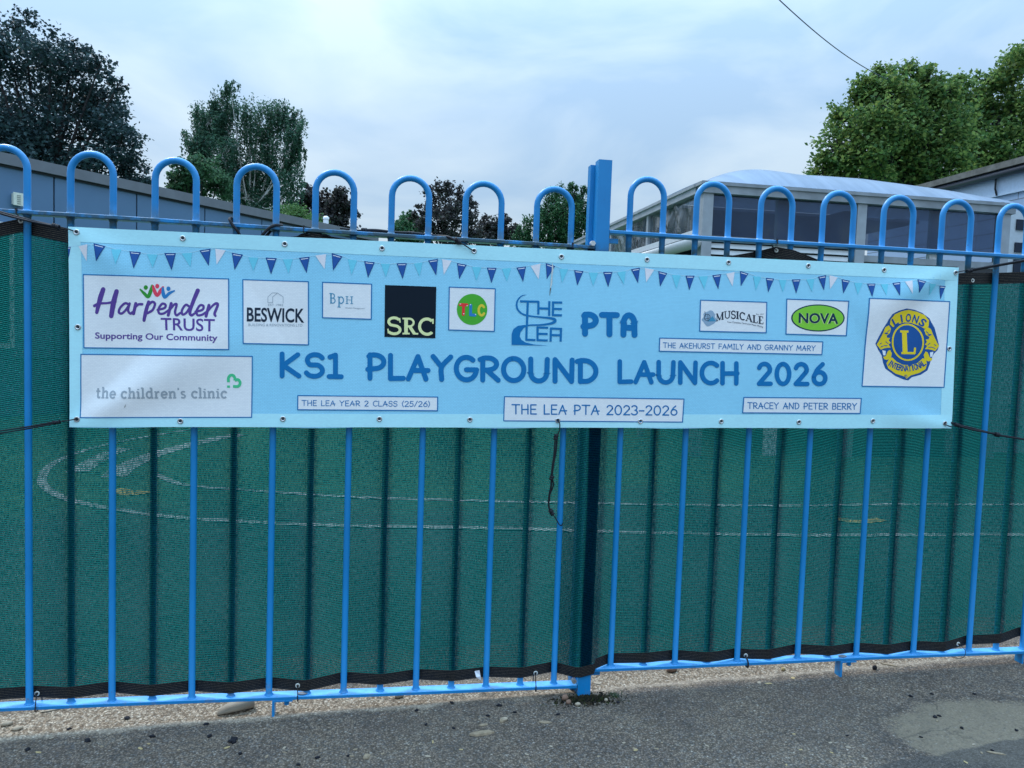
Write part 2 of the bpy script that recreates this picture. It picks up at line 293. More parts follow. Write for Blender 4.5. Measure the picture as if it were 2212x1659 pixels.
# ------------------------------------------------------------------ ground
def m_pavement():
    m = Mat('worn_tarmac'); sp = N(m.t, 'ShaderNodeSeparateXYZ'); m.link(m.tc(), sp.inputs[0]); X, Y = sp.outputs['X'], sp.outputs['Y']
    def vor(scale, feat='F1', out='Color'):
        v = N(m.t, 'ShaderNodeTexVoronoi'); v.feature = feat; setin(v, Scale=scale, Randomness=1.0); m.link(m.tc(), v.inputs['Vector']); return v.outputs[out]
    c1 = vor(150); d1 = vor(150, 'F1', 'Distance'); c2 = vor(330)
    def bw(c):
        n = N(m.t, 'ShaderNodeSeparateColor'); m.link(c, n.inputs[0]); return n
    s1 = bw(c1); s2 = bw(c2)
    # tarmac: dark binder with grey, buff and a few pale chippings
    chip = m.ramp(s1.outputs[0], [(0.0, (.195, .152, .116)), (0.30, (.275, .219, .17)), (0.60, (.315, .255, .197)), (0.86, (.185, .172, .160)), (0.93, (.30, .265, .225)), (1.0, (.40, .36, .31))])
    fine = m.ramp(s2.outputs[1], [(0.0, 0.55), (0.7, 1.0), (1.0, 1.5)])
    edge = m.ramp(d1, [(0.15, 1.0), (0.62, 0.42)])
    def mul(a, b):
        n = N(m.t, 'ShaderNodeMix', data_type='RGBA', blend_type='MULTIPLY'); n.inputs['Factor'].default_value = 1.0
        q = [k for k in n.inputs if k.type == 'RGBA']; m.link(a, q[0]); m.link(b, q[1]); return [k for k in n.outputs if k.type == 'RGBA'][0]
    dust = m.ramp(m.noise(5, 5, .6), [(0.3, (.70, .68, .69)), (0.7, (1.04, .99, .92))])
    tar = mul(mul(mul(chip, fine), edge), dust)
    # worn, pale gravelly strip under the railings
    gchip = m.ramp(s1.outputs[1], [(0.0, (.185, .125, .08)), (0.4, (.33, .245, .165)), (0.75, (.44, .345, .245)), (1.0, (.56, .47, .36))])
    grav = mul(mul(gchip, fine), m.ramp(d1, [(0.2, 1.0), (0.7, 0.5)]))
    wob = m.math('ADD', m.math('MULTIPLY', m.math('SUBTRACT', m.noise(5, 6, .65), .5), .075), m.math('MULTIPLY', m.math('SUBTRACT', m.noise(60, 3), .5), .022))
    e = m.math('ADD', m.math('SUBTRACT', Y, m.math('ADD', EDGE_A, m.math('MULTIPLY', X, EDGE_B))), wob)   # >0 on the gravel side
    fg = m.ramp(m.math('ADD', m.math('MULTIPLY', e, 17.0), .5), [(0.25, 0.0), (0.75, 1.0)])
    fg = m.math('MULTIPLY', fg, m.ramp(m.math('ADD', Y, wob), [(.10, 1.0), (.15, 0.0)]))
    c = m.mix(fg, tar, grav)
    rim = m.math('SUBTRACT', 1.0, m.math('ABSOLUTE', m.math('MULTIPLY', m.math('SUBTRACT', e, .012), 55.0)), clamp=True)
    c = m.mix(m.math('MULTIPLY', rim, .35), c, (.42, .35, .27, 1))
    # smooth olive-grey repair and a newer dark patch by the right edge
    px_, py_ = PATCH
    q = m.math('ADD', m.math('POWER', m.math('MULTIPLY', m.math('SUBTRACT', X, px_), 1/.36), 2.0), m.math('POWER', m.math('MULTIPLY', m.math('SUBTRACT', Y, py_), 1/.20), 2.0))
    q = m.math('ADD', q, m.math('MULTIPLY', m.math('SUBTRACT', m.noise(14, 8, .75), .5), 1.7))
    fp = m.ramp(q, [(0.70, 1.0), (1.05, 0.0)])
    rep = m.ramp(m.noise(170, 6, .85), [(0.3, (.165, .132, .09)), (0.62, (.22, .178, .122)), (0.8, (.26, .225, .17))])
    c = m.mix(m.math('MULTIPLY', fp, m.ramp(m.noise(75, 5, .75), [(0.32, .30), (0.62, .92)])), c, rep)
    ck = m.math('ABSOLUTE', m.math('ADD', m.math('SUBTRACT', q, 1.12), m.math('MULTIPLY', m.math('SUBTRACT', m.noise(30, 4), .5), .5)))
    c = m.mix(m.ramp(ck, [(0.02, .55), (0.09, 0.0)]), c, (.035, .032, .030, 1))
    # damp-dark stains and hairline cracks in the old tarmac
    stn = m.ramp(m.noise(2.6, 6, .7, dist=.8), [(0.50, 0.0), (0.72, .32)])
    c = m.mix(m.math('MULTIPLY', stn, m.math('SUBTRACT', 1.0, fg)), c, (.060, .055, .050, 1))
    vc = N(m.t, 'ShaderNodeTexVoronoi'); vc.feature = 'DISTANCE_TO_EDGE'; setin(vc, Scale=1.7, Randomness=1.0); wv = N(m.t, 'ShaderNodeVectorMath', operation='ADD'); nv = N(m.t, 'ShaderNodeTexNoise'); setin(nv, Scale=9.0, Detail=5.0); m.link(m.tc(), nv.inputs['Vector']); sv_ = N(m.t, 'ShaderNodeVectorMath', operation='SCALE'); sv_.inputs['Scale'].default_value = .16; m.link(nv.outputs['Color'], sv_.inputs[0]); m.link(m.tc(), wv.inputs[0]); m.link(sv_.outputs[0], wv.inputs[1]); m.link(wv.outputs[0], vc.inputs['Vector'])
    c = m.mix(m.math('MULTIPLY', m.ramp(vc.outputs['Distance'], [(0.003, .45), (0.008, 0.0)]), m.ramp(m.noise(4), [(.45, 0.0), (.6, 1.0)])), c, (.022, .021, .020, 1))
    e2 = m.math('ADD', m.math('SUBTRACT', m.math('ADD', DARK[0], m.math('MULTIPLY', X, DARK[1])), Y), m.math('MULTIPLY', m.math('SUBTRACT', m.noise(7, 4), .5), .06))
    fd = m.ramp(m.math('ADD', m.math('MULTIPLY', e2, 40.0), .5), [(0.3, 0.0), (0.7, 1.0)])
    c = m.mix(m.math('MULTIPLY', fd, .75), c, mul(fine, m.ramp(m.noise(90, 3), [(0.3, (.052, .047, .043)), (0.7, (.085, .077, .070))])))
    m.col(c).rough(.9, .25)
    h = m.math('ADD', m.math('MULTIPLY', d1, -.8), m.math('MULTIPLY', m.noise(45, 5, .65), 1.2))
    m.bump(m.math('MULTIPLY', h, m.math('SUBTRACT', 1.0, m.math('MULTIPLY', fp, .75))), .75, .004); return m.m
def gpt(u, v, dz=0.0):
    p = at(u, v, z=-.04)
    for _ in range(6): p = at(u, v, z=gz(p[0])+dz)
    return p
ed = np.array([gpt(u, v)[:2] for u, v in [(0,1592),(300,1580),(446,1565),(583,1555),(755,1543),(931,1524),(1048,1515),(1288,1493),(1453,1477.6),(1590,1465.6),(1762,1453.6),(1933,1440),(2071,1428),(2198,1419)]])
EDGE_B, EDGE_A = [float(x) for x in np.polyfit(ed[:, 0], ed[:, 1], 1)]
PATCH = [float(x) for x in gpt(2165, 1578)[:2]]
d0, d1_ = gpt(1900, 1652), gpt(2080, 1618); DB = float((d1_[1]-d0[1])/(d1_[0]-d0[0])); DARK = (float(d0[1]-DB*d0[0]), DB)
print('EDGE', EDGE_A, EDGE_B, 'PATCH', PATCH, 'DARK', DARK)
def sheet(name, xs, ys, zf, mat):
    b = MB(); V = [(x, y, zf(x, y)) for y in ys for x in xs]; n = len(xs)
    b.add(V, [(j*n+i, j*n+i+1, (j+1)*n+i+1, (j+1)*n+i) for j in range(len(ys)-1) for i in range(n-1)])
    return struct(b.build(name, mat))
def m_playground():
    m = Mat('playground_surface'); sp = N(m.t, 'ShaderNodeSeparateXYZ'); m.link(m.tc(), sp.inputs[0])
    a = m.ramp(m.noise(90, 5, .7), [(0.3, (.050, .085, .072)), (0.7, (.085, .125, .105))])
    g = m.ramp(m.noise(40, 5, .7), [(0.3, (.045, .13, .06)), (0.7, (.09, .21, .095))])
    f = m.ramp(m.math('ADD', m.math('SUBTRACT', sp.outputs['Y'], 2.4), m.math('MULTIPLY', m.math('SUBTRACT', m.noise(.8, 3), .5), 3.0)), [(0.0, 0.0), (1.0, 1.0)])
    m.col(m.mix(m.math('MULTIPLY', f, .85), a, g)).rough(.9, .2).bump(m.noise(120, 4), .4, .004); return m.m
xs = [-400, -120, -40, -12, -4, -1.5, 0, 1.5, 3, 4.5, 8, 16, 45, 140, 400]
sheet('ground', xs, [-400, -120, -40, -10, -3, -1, 0, 1, 3, 8, 20, 50, 150, 420], lambda x, y: gz(x)-.004, m_playground())
sheet('pavement', [-8, -4, -1.5]+[i*.25 for i in range(-5, 19)]+[8, 12], [-9, -4, -1.5, -.8, -.4, -.2, 0, .15, .42], lambda x, y: gz(x), m_pavement())
def marking(name, pts, w, mat):
    P = [np.array(gpt(u, v, .002)) for u, v in pts]; P = smooth_path(P, 5); b = MB(); vs = []
    for i, p in enumerate(P):
        t = P[min(i+1, len(P)-1)]-P[max(i-1, 0)]; t[2] = 0; t /= np.linalg.norm(t)+1e-9; n = np.array([-t[1], t[0], 0])
        for s_ in (-.5, .5):
            q = p+n*w*s_; vs.append((q[0], q[1], gz(q[0])+.003))
    b.add(vs, [(2*i, 2*i+1, 2*i+3, 2*i+2) for i in range(len(P)-1)])
    return struct(b.build(name, mat))
LINE = plain('white_line_paint', (.42, .42, .39),   .8, .2, .3, 9); YLINE = plain('yellow_line_paint', (.55, .38, .10), .8, .2, .5, 9)
marking('painted_line', [(470,912),(406,928),(316,943),(234,959),(158,981),(108,1006),(91,1033),(99,1053),(140,1076),(230,1097),(360,1115),(539,1127),(737,1135),(1080,1141),(1400,1150),(1750,1156),(2260,1156)], .065, LINE)
marking('painted_line', [(332,1022),(378,1042),(431,1051),(539,1059),(737,1072),(900,1078),(1250,1086),(1700,1092),(2260,1090)], .06, LINE)
marking('painted_line', [(520,938),(456,950),(342,979),(273,1008),(245,1030)], .19, LINE)
marking('painted_line', [(270,968),(225,984),(165,1020)], .17, LINE)
marking('painted_line', [(250,1056),(285,1066),(318,1060)], .12, YLINE)
marking('painted_line', [(1800,1118),(1850,1127),(1905,1122)], .09, YLINE)
# ------------------------------------------------------------------ railings
S = 0.11; XR = 1.7275; ZT, ZH, ZR, SL = 1.3958, 1.5781, 0.0406, -0.0066
BR = 0.0095
def zl(x): return SL*x
def hoop(b, x0, zo, sl):
    zs = ZH-.0645; pts = []
    z0 = lambda x: zo+sl*(x)
    R = []
    def leg(x, up):
        Z = [(.002, .0095), (.0056, .0135), (.0075, .0118), (.011, BR), (.4, BR), (.8, BR), (1.2, BR), (ZT-.012, BR), (ZT-.0065, .0118), (ZT-.0056, .013), (ZT+.0056, .0135), (ZT+.0075, .0115), (ZT+.011, BR), (ZT+.05, BR), (zs, BR)]
        for z, r in (Z if up else Z[::-1]): pts.append((x, 0, z+z0(x))); R.append(r)
    leg(x0, True)
    for k in range(1, 14):
        q = math.pi*k/14; pts.append((x0+.055-.055*math.cos(q), 0, zs+.055*math.sin(q)+z0(x0+.055-.055*math.cos(q)))); R.append(BR)
    leg(x0+.11, False)
    b.tube(pts, R, 16)
def rail(b, x0, x1, z, zo, sl, n=24):
    xs = np.linspace(x0, x1, n); vs = []; fs = []; e = .0015
    prof = [(-.020, -.0055+e), (-.020+e, -.0055), (.020-e, -.0055), (.020, -.0055+e), (.020, .0055-e), (.020-e, .0055), (-.020+e, .0055), (-.020, .0055-e)]
    for x in xs:
        for (y, dz) in prof: vs.append((x, y+.0012*math.sin(x*3.1), z+dz+zo+sl*x+.0008*math.sin(x*5.3)))
    k = len(prof)
    for i in range(n-1):
        for j in range(k): fs.append((i*k+j, (i+1)*k+j, (i+1)*k+(j+1) % k, i*k+(j+1) % k))
    fs += [tuple(range(k)), tuple(range((n-1)*k, n*k))[::-1]]
    b.add(vs, fs)
def panel(label, x_hoops, xa, xb, zo, sl, xo, feet):
    root = tag(empty('railing_panel', (xo, 0, 0)), label, 'railing', 'blue bow top railing panels')
    for x in x_hoops:
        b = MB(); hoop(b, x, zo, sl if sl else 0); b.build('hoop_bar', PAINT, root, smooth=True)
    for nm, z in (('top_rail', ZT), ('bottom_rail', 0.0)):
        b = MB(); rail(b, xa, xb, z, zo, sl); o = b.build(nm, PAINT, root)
    for fx, fy in feet:
        b = MB(); g = gz(fx)-.02; zt_ = zo+sl*fx-.0055
        b.box((fx-.007, fy-.016, g), (fx+.000, fy+.016, zt_-.005)); b.box((fx-.007, fy-.016, zt_-.005), (fx+.052, fy+.016, zt_-.0002))
        b.tube([(fx+.034, fy, zt_-.002), (fx+.034, fy, zt_-.020)], .008, 6)
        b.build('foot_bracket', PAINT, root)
    return root
fx1 = at(594, 1535, y=-.004)[0]; fx2 = at(1813, 1448, y=-.004)[0]
px0, px1 = at(1296, 345, y=-.024)[0], at(1324, 345, y=-.024)[0]; ptop = at(1310, 345, y=-.024)[2]
pb0, pb1 = at(1246, 1500, y=-.024)[0], at(1274, 1500, y=-.024)[0]; q0, q1 = at(1279, 357, y=.02)[0], at(1297, 357, y=.02)[0]; qtop = at(1288, 357, y=.02)[2]
print('POST', px0, px1, ptop, pb0, pb1, q0, q1, qtop, 'foot', at(1260, 1507, y=-.024))
PX0, PX1 = (px0+pb0)/2, (px1+pb1)/2
L_hoops = [(2*k-1)*S for k in range(-2, 8)]; R_hoops = [XR+2*k*S for k in range(0, 8)]
panel('left blue bow top railing panel beside the big dark tree', L_hoops, L_hoops[0]-.06, PX0-.002, 0.0, SL, 0.8, [(float(fx1), -.004)])
panel('right blue bow top railing panel, stepped up, in front of the glazed canopy', R_hoops, PX1+.002, R_hoops[-1]+.2, ZR, 0.0, 2.6, [(float(fx2), -.004), (float(at(2205, 1400, y=0)[0]), .0)])
pr = tag(empty('fence_post', ((PX0+PX1)/2, -.004, gz(PX0))), 'blue steel double post joining the two railing panels', 'fence post')
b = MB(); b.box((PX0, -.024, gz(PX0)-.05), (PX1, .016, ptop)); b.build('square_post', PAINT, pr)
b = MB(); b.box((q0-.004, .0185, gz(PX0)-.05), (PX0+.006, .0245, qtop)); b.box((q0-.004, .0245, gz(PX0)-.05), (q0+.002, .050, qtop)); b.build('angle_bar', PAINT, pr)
for zz, xx, sg in ((ZT+SL*1.6-.003, PX0, -1), (ZT+ZR-.012, PX1, 1), (.0, PX0, -1), (ZR, PX1, 1)):
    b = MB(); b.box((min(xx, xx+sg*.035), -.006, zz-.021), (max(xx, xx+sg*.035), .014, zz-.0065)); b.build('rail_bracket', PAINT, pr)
for zz, xx in ((ZT+SL*1.6+.012, PX0-.010), (.012, PX0-.014)):
    b = MB(); b.tube([(xx, -.030, zz), (xx, -.016, zz)], .0085, 6); b.build('bolt', STEEL, pr)
# ------------------------------------------------------------------ green netting woven through the bars
anch = [(i*S, .0150 if i % 2 == 0 else -.0150) for i in range(-6, 15)]
anch += [(PX0-.012, -.0285), (PX1+.006, -.0285)]
anch += [(XR+i*S, .0150 if i % 2 == 0 else -.0150) for i in range(0, 17)]
ax_, ay_ = np.array(anch).T
NX = np.arange(-.55, 3.55, .005); ny_ = np.interp(NX, ax_, ay_)
ker = np.exp(-.5*(np.arange(-4, 5)/1.4)**2); ker /= ker.sum(); ny_s = np.convolve(np.pad(ny_, 4, 'edge'), ker, 'valid')
pm = (NX > PX0-.03) & (NX < PX1+.02); NY = np.where(pm, np.minimum(ny_s, ny_), ny_s)
tp = [(-520,500),(-300,520),(-150,512),(-60,496),(0,482),(22,476),(42,471),(70,479),(146,495),(350,530),(600,516),(674,505),(750,516),(950,560),(1150,555),(1215,541),(1280,556),(1450,580),(1560,556),(1640,542),(1675,533),(1710,541),(1780,562),(1900,600),(2000,598),(2075,590),(2212,588),(2400,586)]
tq = np.array([at(u, v, y=0)[[0, 2]] for u, v in tp]); ZTOP = np.interp(NX, tq[:, 0], tq[:, 1])
hm = [(0,1513.6,-1),(60,1507,1),(151,1507.8,-1),(237,1496.4,1),(333,1503,-1),(403,1493.7,1),(494,1497.5,-1),(569.6,1486.8,1),(652,1493,-1),(731,1476,1),(818,1478.6,-1),(890,1469,1),(969,1470.7,-1),(1043,1463,1),(1123.4,1463.8,-1),(1188.6,1451.8,1),(1253.8,1463,-2.2),(1308.7,1434.7,1),(1387.6,1431.2,-1),(1449.4,1425.4,1),(1528.5,1429.5,-1),(1586.8,1424.4,1),(1665.7,1422.7,-1),(1717,1412.4,1),(1786,1415.8,-1),(1844,1409,1),(1919.7,1412.4,-1),(1964,1405.5,1),(2036,1406.5,-1),(2084,1393.5,1),(2149.6,1390,-1),(2197.6,1374.6,1)]
hq = np.array([at(u, v, y=.0122*s_)[[0, 2]] for u, v, s_ in hm]); ZBOT = np.interp(NX, hq[:, 0], np.maximum(hq[:, 1], zl(0)+.0075))
ZBOT = np.maximum(ZBOT, np.where(NX < 1.62, SL*NX+.0075, np.where(NX < PX1+.01, .02, ZR+.0075)))
print('hem', np.round(hq, 3).tolist())
net = tag(empty('shade_netting', (1.5, 0, 0)), 'green shade netting with black hems woven between the blue bars', 'netting')
def cloth(name, z0, z1, mat, rows, vscale, yoff=0.0):
    vs = []; uv = []; n = len(NX); arc = np.concatenate([[0], np.cumsum(np.hypot(np.diff(NX), np.diff(NY)))])
    for j in range(rows+1):
        t = j/rows
        for i, x in enumerate(NX):
            z = z0[i]+(z1[i]-z0[i])*t; w = .0016*math.sin(z*9+x*4)*math.sin(math.pi*t if name == 'fabric' else 0)
            vs.append((x, NY[i]+yoff+w, z)); uv.append((arc[i], t*vscale))
    b = MB(); fs = [(j*n+i, j*n+i+1, (j+1)*n+i+1, (j+1)*n+i) for j in range(rows) for i in range(n-1)]
    b.add(vs, fs); o = b.build(name, mat, net, smooth=True)
    ul = o.data.uv_layers.new(name='UVMap'); li = np.empty(len(o.data.loops), int); o.data.loops.foreach_get('vertex_index', li)
    ul.data.foreach_set('uv', np.array(uv)[li].astype(np.float32).ravel()); return o
cloth('fabric', ZBOT+.032, ZTOP-.036, SCREEN, 26, 1.31)
cloth('bottom_hem', ZBOT, ZBOT+.034, HEM, 3, 1.0, -.0006); cloth('top_hem', ZTOP-.038, ZTOP, HEM, 3, 1.0, -.0006)
def eyelet(b, c, axis=(0, -1, 0), R=.0052, r=.0020): b.torus(c, R, r, axis, 18, 8)
TRANS = plain('clear_plastic_eyelet', (.55, .55, .50), .35, .5)
for (u, v, zt_) in ((45, 477, 1), (1677, 541, 1), (2101, 606, 1), (643, 1481, 0), (1157, 1454, 0), (1611, 1416, 0), (2070, 1391, 0), (80, 1498, 0)):
    p = at(u, v, y=0.0); i = int(np.argmin(abs(NX-p[0]))); b = MB(); p = at(u, v, y=float(NY[i])-.003)
    eyelet(b, p); b.tube([p+np.array((0, .0012, 0)), p+np.array((0, .0002, 0))], .0046, 14, 1); b.build('eyelet', [TRANS, plain('eyelet_hole', (.30, .27, .22), .6)], net, smooth=True)
# cable ties round the rails
def tie(pts, label, r=.0016):
    b = MB(); b.tube(smooth_path(pts, 5), r, 6); p = np.array(pts[0]); b.box(p-.0028, p+.0028); o = b.build('cable_tie', TIE, smooth=False)
    return tag(o, label, 'cable tie', 'black cable ties fixing the netting')
for (u, v, lab) in ((78, 1500, 'black cable tie on the bottom rail beside the leftmost visible bar'), (643, 1483, 'black cable tie on the bottom rail above the left foot bracket'), (1157, 1456, 'black cable tie on the bottom rail left of the centre post')):
    p = at(u, v, y=-.015); zr = zl(p[0])
    tie([(p[0], -.012, p[2]), (p[0]+.001, -.0225, .008+zr), (p[0]+.001, -.0225, -.008+zr), (p[0]+.002, .0, -.009+zr), (p[0]+.001, .0225, 0+zr), (p[0], .012, p[2]-.002)], lab)
p = at(1611, 1418, y=-.015); tie([(p[0], -.014, p[2]), (p[0]+.004, -.0235, p[2]-.014), (p[0]+.005, -.024, ZR-.009), (p[0]+.004, -.01, ZR-.0095)], 'thick black cable tie on the bottom rail of the right panel, nearest the post', .003)
p = at(2073, 1393, y=-.015); tie([p, at(2083, 1402, y=-.03), at(2086, 1412, y=-.035), at(2079, 1421, y=-.035), at(2067, 1422, y=-.03), at(2058, 1419, y=-.005)], 'thin black cable tie hanging in an open loop below the rail', .0011)
p = at(36, 460, y=-.02); zr = ZT+zl(p[0])
tie([(p[0], -.022, zr+.006), (p[0], -.0225, zr-.006), (p[0]+.004, -.018, zr-.012), tuple(at(45, 477, y=-.006)), (p[0]+.004, .015, zr-.010), (p[0], .022, zr), (p[0], .0, zr+.0075), (p[0], -.0215, zr+.0075)], 'black cable tie round the top rail at the far left')
p = at(1678, 524, y=-.02); zr = ZT+ZR
tie([(p[0], -.022, zr+.006), (p[0], -.023, zr-.008), tuple(at(1668, 532, y=-.02)), tuple(at(1677, 540, y=-.008)), (p[0]+.004, .015, zr-.010), (p[0], .022, zr), (p[0], .0, zr+.0075), (p[0], -.0215, zr+.0075)], 'black cable tie holding the netting peak to the right top rail')
p = at(656, 497, y=-.02); zr = ZT+zl(p[0])
tie([(p[0], -.022, zr+.008), (p[0], -.023, zr-.008), tuple(at(664, 508, y=-.01)), (p[0]+.004, .015, zr-.010), (p[0], .022, zr), (p[0], .0, zr+.0075), (p[0], -.0215, zr+.0075)], 'black cable tie round the top rail right of the birch tree')
p = at(1237, 531, y=-.02); zr = ZT+zl(p[0])
tie([(p[0], -.022, zr+.008), (p[0], -.023, zr-.008), (p[0], .0, zr-.0085), (p[0], .022, zr), (p[0], .0, zr+.0075), (p[0], -.0215, zr+.0075)], 'black cable tie round the left top rail near the centre post')
# ------------------------------------------------------------------ banner
BY = -.034
def K(n):          # crops used for measuring the print
    off, s = {0: ((0, 0), 1), 1: ((0, 271.1), .26961), 2: ((542.2, 325.3), .26961), 3: ((1084.3, 325.3), .26961), 4: ((1615.6, 379.5), .26961),
              5: ((135.5, 569.3), .2451), 6: ((623.5, 596.4), .2451), 7: ((1030.1, 596.4), .2451), 8: ((1409.6, 596.4), .31862)}[n]
    return lambda p: (off[0]+s*p[0], off[1]+s*p[1])
c0, c1_, c2_, c3_ = [at(u, v, y=BY)[[0, 2]] for u, v in [(148, 490), (2072, 578), (2055, 925), (150, 922)]]
def bfold(x, z):   # creases of the hung vinyl: pulls from the tied corners, soft swell over the bars
    y = BY
    y += .0024*math.sin(x*2*math.pi/.22+.6)*(0.5+0.5*math.sin(z*5))+.003*math.sin(x*1.9+1)*math.sin((z-.8)*6)
    for (cx, cz, ang, amp, w0, ln) in ((c3_[0], c3_[1], 33, .0145, .022, .62), (c3_[0], c3_[1], 52, -.0085, .024, .36), (c1_[0], c1_[1], 207, .012, .018, .42), (c1_[0], c1_[1], 226, -.008, .020, .34), (c2_[0], c2_[1], 168, .007, .016, .30), (c0[0], c0[1], -38, .007, .02, .26)):
        a = math.radians(ang); dx, dz = x-cx, z-cz; L = dx*math.cos(a)+dz*math.sin(a); D = -dx*math.sin(a)+dz*math.cos(a)
        if L <= 0 or L > ln: continue
        w = w0+L*.16; y -= amp*math.sin(math.pi*min(1, L/ln))**.7*math.exp(-(D/w)**2)
    return min(y, BY+.0065)
def B(p, dn=0.0):  # a point of the print -> the hung cloth
    q = at(p[0], p[1], y=BY); return (q[0], bfold(q[0], q[2])-dn, q[2])
banner = tag(empty('banner', (1.5, BY, .8)), 'long light blue vinyl banner with bunting, title and sponsor panels tied across the railings', 'banner')
def quad(b, q, dn, mi=0, nx=24, ny=12, f=B):
    vs = []
    for j in range(ny+1):
        for i in range(nx+1):
            s, t = i/nx, j/ny
            p = [(1-s)*(1-t)*q[0][k]+s*(1-t)*q[1][k]+s*t*q[2][k]+(1-s)*t*q[3][k] for k in (0, 1)]
            vs.append(f(p, dn))
    b.add(vs, [(j*(nx+1)+i, (j+1)*(nx+1)+i, (j+1)*(nx+1)+i+1, j*(nx+1)+i+1) for j in range(ny) for i in range(nx)], mi)
# the cloth itself: waves a little along its lower edge
b = MB(); n, m = 220, 60; vs = []
for j in range(m+1):
    for i in range(n+1):
        s, t = i/n, j/m
        e = (1-s)*(1-t)*c0+s*(1-t)*c1_+s*t*c2_+(1-s)*t*c3_
        z = e[1]-.0028*math.sin(s*math.pi*10+.4)*t-.0022*abs(math.sin(s*math.pi*10))*(1-t)**4
        vs.append((e[0], bfold(e[0], z), z))
b.add(vs, [(j*(n+1)+i, (j+1)*(n+1)+i, (j+1)*(n+1)+i+1, j*(n+1)+i+1) for j in range(m) for i in range(n)])
b.build('cloth', VINYL, banner, smooth=True)
b = MB()
hw = 28
for q in ([(148,490),(2072,578),(2069,606),(149,522)], [(150,893),(2057,896),(2055,925),(150,922)], [(148.2,521),(176,522.5),(178,893),(150,893)], [(2042,605.3),(2069.4,606),(2057.2,896),(2032,896)]):
    quad(b, q, .0006, nx=120 if abs(q[0][0]-q[1][0]) > 200 else 6, ny=6 if abs(q[0][0]-q[1][0]) > 200 else 40)
b.build('welded_hem', VHEM, banner, smooth=True)
for (u, v) in [(167,502),(395,514.8),(615,527),(825.3,536.4),(1023.8,542),(1212.4,554.5),(1397.9,560.7),(1573.9,566.9),(1745.3,574.2),(1908.7,583.3),(2064,589),(167.7,706.3),(2050.5,753),(166.4,905.6),(389.7,909.5),(611.2,904.6),(819.6,905),(1015,906.2),(1204.4,908),(1383,910),(1557.3,910),(1725,911.5),(1884.7,909),(2039.5,914)]:
    b = MB(); p = np.array(B((u, v), .0012)); b.torus(p, .0062, .0024, (0, -1, 0), 20, 8)
    b.tube([p+np.array((0, .0004, 0)), p+np.array((0, -.0001, 0))], .0048, 14, 1)
    b.build('eyelet', [STEEL, plain('eyelet_bore', (.03, .05, .07), .7)], banner, smooth=True)
# --- drawing helpers: strokes and filled shapes on the cloth
LAY = [0]
def stroke(b, pts, w, dn, mi=0, curve=True, cap=True, f=B, k=6):
    P = [np.array(p, float) for p in pts]
    WW = list(w) if hasattr(w, '__len__') else [w]*len(P)
    if curve and len(P) > 2:
        Q = smooth_path([np.array([p[0], p[1], a]) for p, a in zip(P, WW)], k); P = [q[:2] for q in Q]; WW = [q[2] for q in Q]
    else:
        R = []; RW = []
        for i in range(len(P)-1):
            L = np.linalg.norm(P[i+1]-P[i]); n = max(1, int(L/14))
            for j in range(n): R.append(P[i]+(P[i+1]-P[i])*j/n); RW.append(WW[i]+(WW[i+1]-WW[i])*j/n)
        R.append(P[-1]); RW.append(WW[-1]); P, WW = R, RW
    LAY[0] = (LAY[0]+1) % 12; dn = dn+LAY[0]*.00001; L_, R_ = [], []
    for i, p in enumerate(P):
        t = P[min(i+1, len(P)-1)]-P[max(i-1, 0)]; nn = np.linalg.norm(t); t = t/nn if nn > 1e-9 else np.array([1., 0])
        sc_ = 1.0
        if 0 < i < len(P)-1:
            a = P[i]-P[i-1]; c = P[i+1]-P[i]; a /= np.linalg.norm(a)+1e-9; c /= np.linalg.norm(c)+1e-9; sc_ = 1/max(.6, math.sqrt(max(0, (1+a@c)/2)))
        nrm = np.array([-t[1], t[0]])*WW[i]/2*sc_; L_.append(p+nrm); R_.append(p-nrm)
    vs = [f(q, dn) for q in L_]+[f(q, dn) for q in R_]; n = len(P); fs = [(i, n+i, n+i+1, i+1) for i in range(n-1)]
    if cap:
        for e, (c, d) in enumerate(((P[0], P[0]-P[1]), (P[-1], P[-1]-P[-2]))):
            d = d/(np.linalg.norm(d)+1e-9); r = WW[0 if e == 0 else -1]/2; a0 = math.atan2(d[1], d[0]); o = len(vs)
            for q in range(9): a = a0-math.pi/2+math.pi*q/8; vs.append(f((c[0]+r*math.cos(a), c[1]+r*math.sin(a)), dn))
            fs.append(tuple(range(o, o+9)))
    b.add(vs, fs, mi)
def split_tris(P, T, lim):          # small triangles, so a print follows every fold of the cloth
    P = list(P); out = []; mid = {}; st = [tuple(t) for t in T]
    while st:
        t = st.pop(); e = [(math.dist(P[t[i]], P[t[(i+1) % 3]]), i) for i in range(3)]; L, i = max(e)
        if L <= lim: out.append(t); continue
        a, c, d = t[i], t[(i+1) % 3], t[(i+2) % 3]; k = (min(a, c), max(a, c))
        if k not in mid: mid[k] = len(P); P.append(((P[a][0]+P[c][0])/2, (P[a][1]+P[c][1])/2))
        st += [(a, mid[k], d), (mid[k], c, d)]
    return P, out
def poly(b, pts, dn, mi=0, curve=False, f=B):
    from mathutils.geometry import tessellate_polygon
    P = [(float(p[0]), float(p[1])) for p in pts]
    if curve: P = [(q[0], q[1]) for q in smooth_path([np.array((p[0], p[1], 0)) for p in P+[P[0]]], 4)][:-1]
    T = tessellate_polygon([[Vector((p[0], p[1], 0)) for p in P]]); LAY[0] = (LAY[0]+1) % 12; dn += LAY[0]*.00001
    P, T = split_tris(P, T, 7.0)
    b.add([f(p, dn) for p in P], [tuple(t) for t in T], mi)
def ell(c, rx, ry, n=48, a0=0, a1=2*math.pi): return [(c[0]+rx*math.cos(a0+(a1-a0)*i/n), c[1]+ry*math.sin(a0+(a1-a0)*i/n)) for i in range(n+(0 if a1-a0 > 6.28 else 1))]
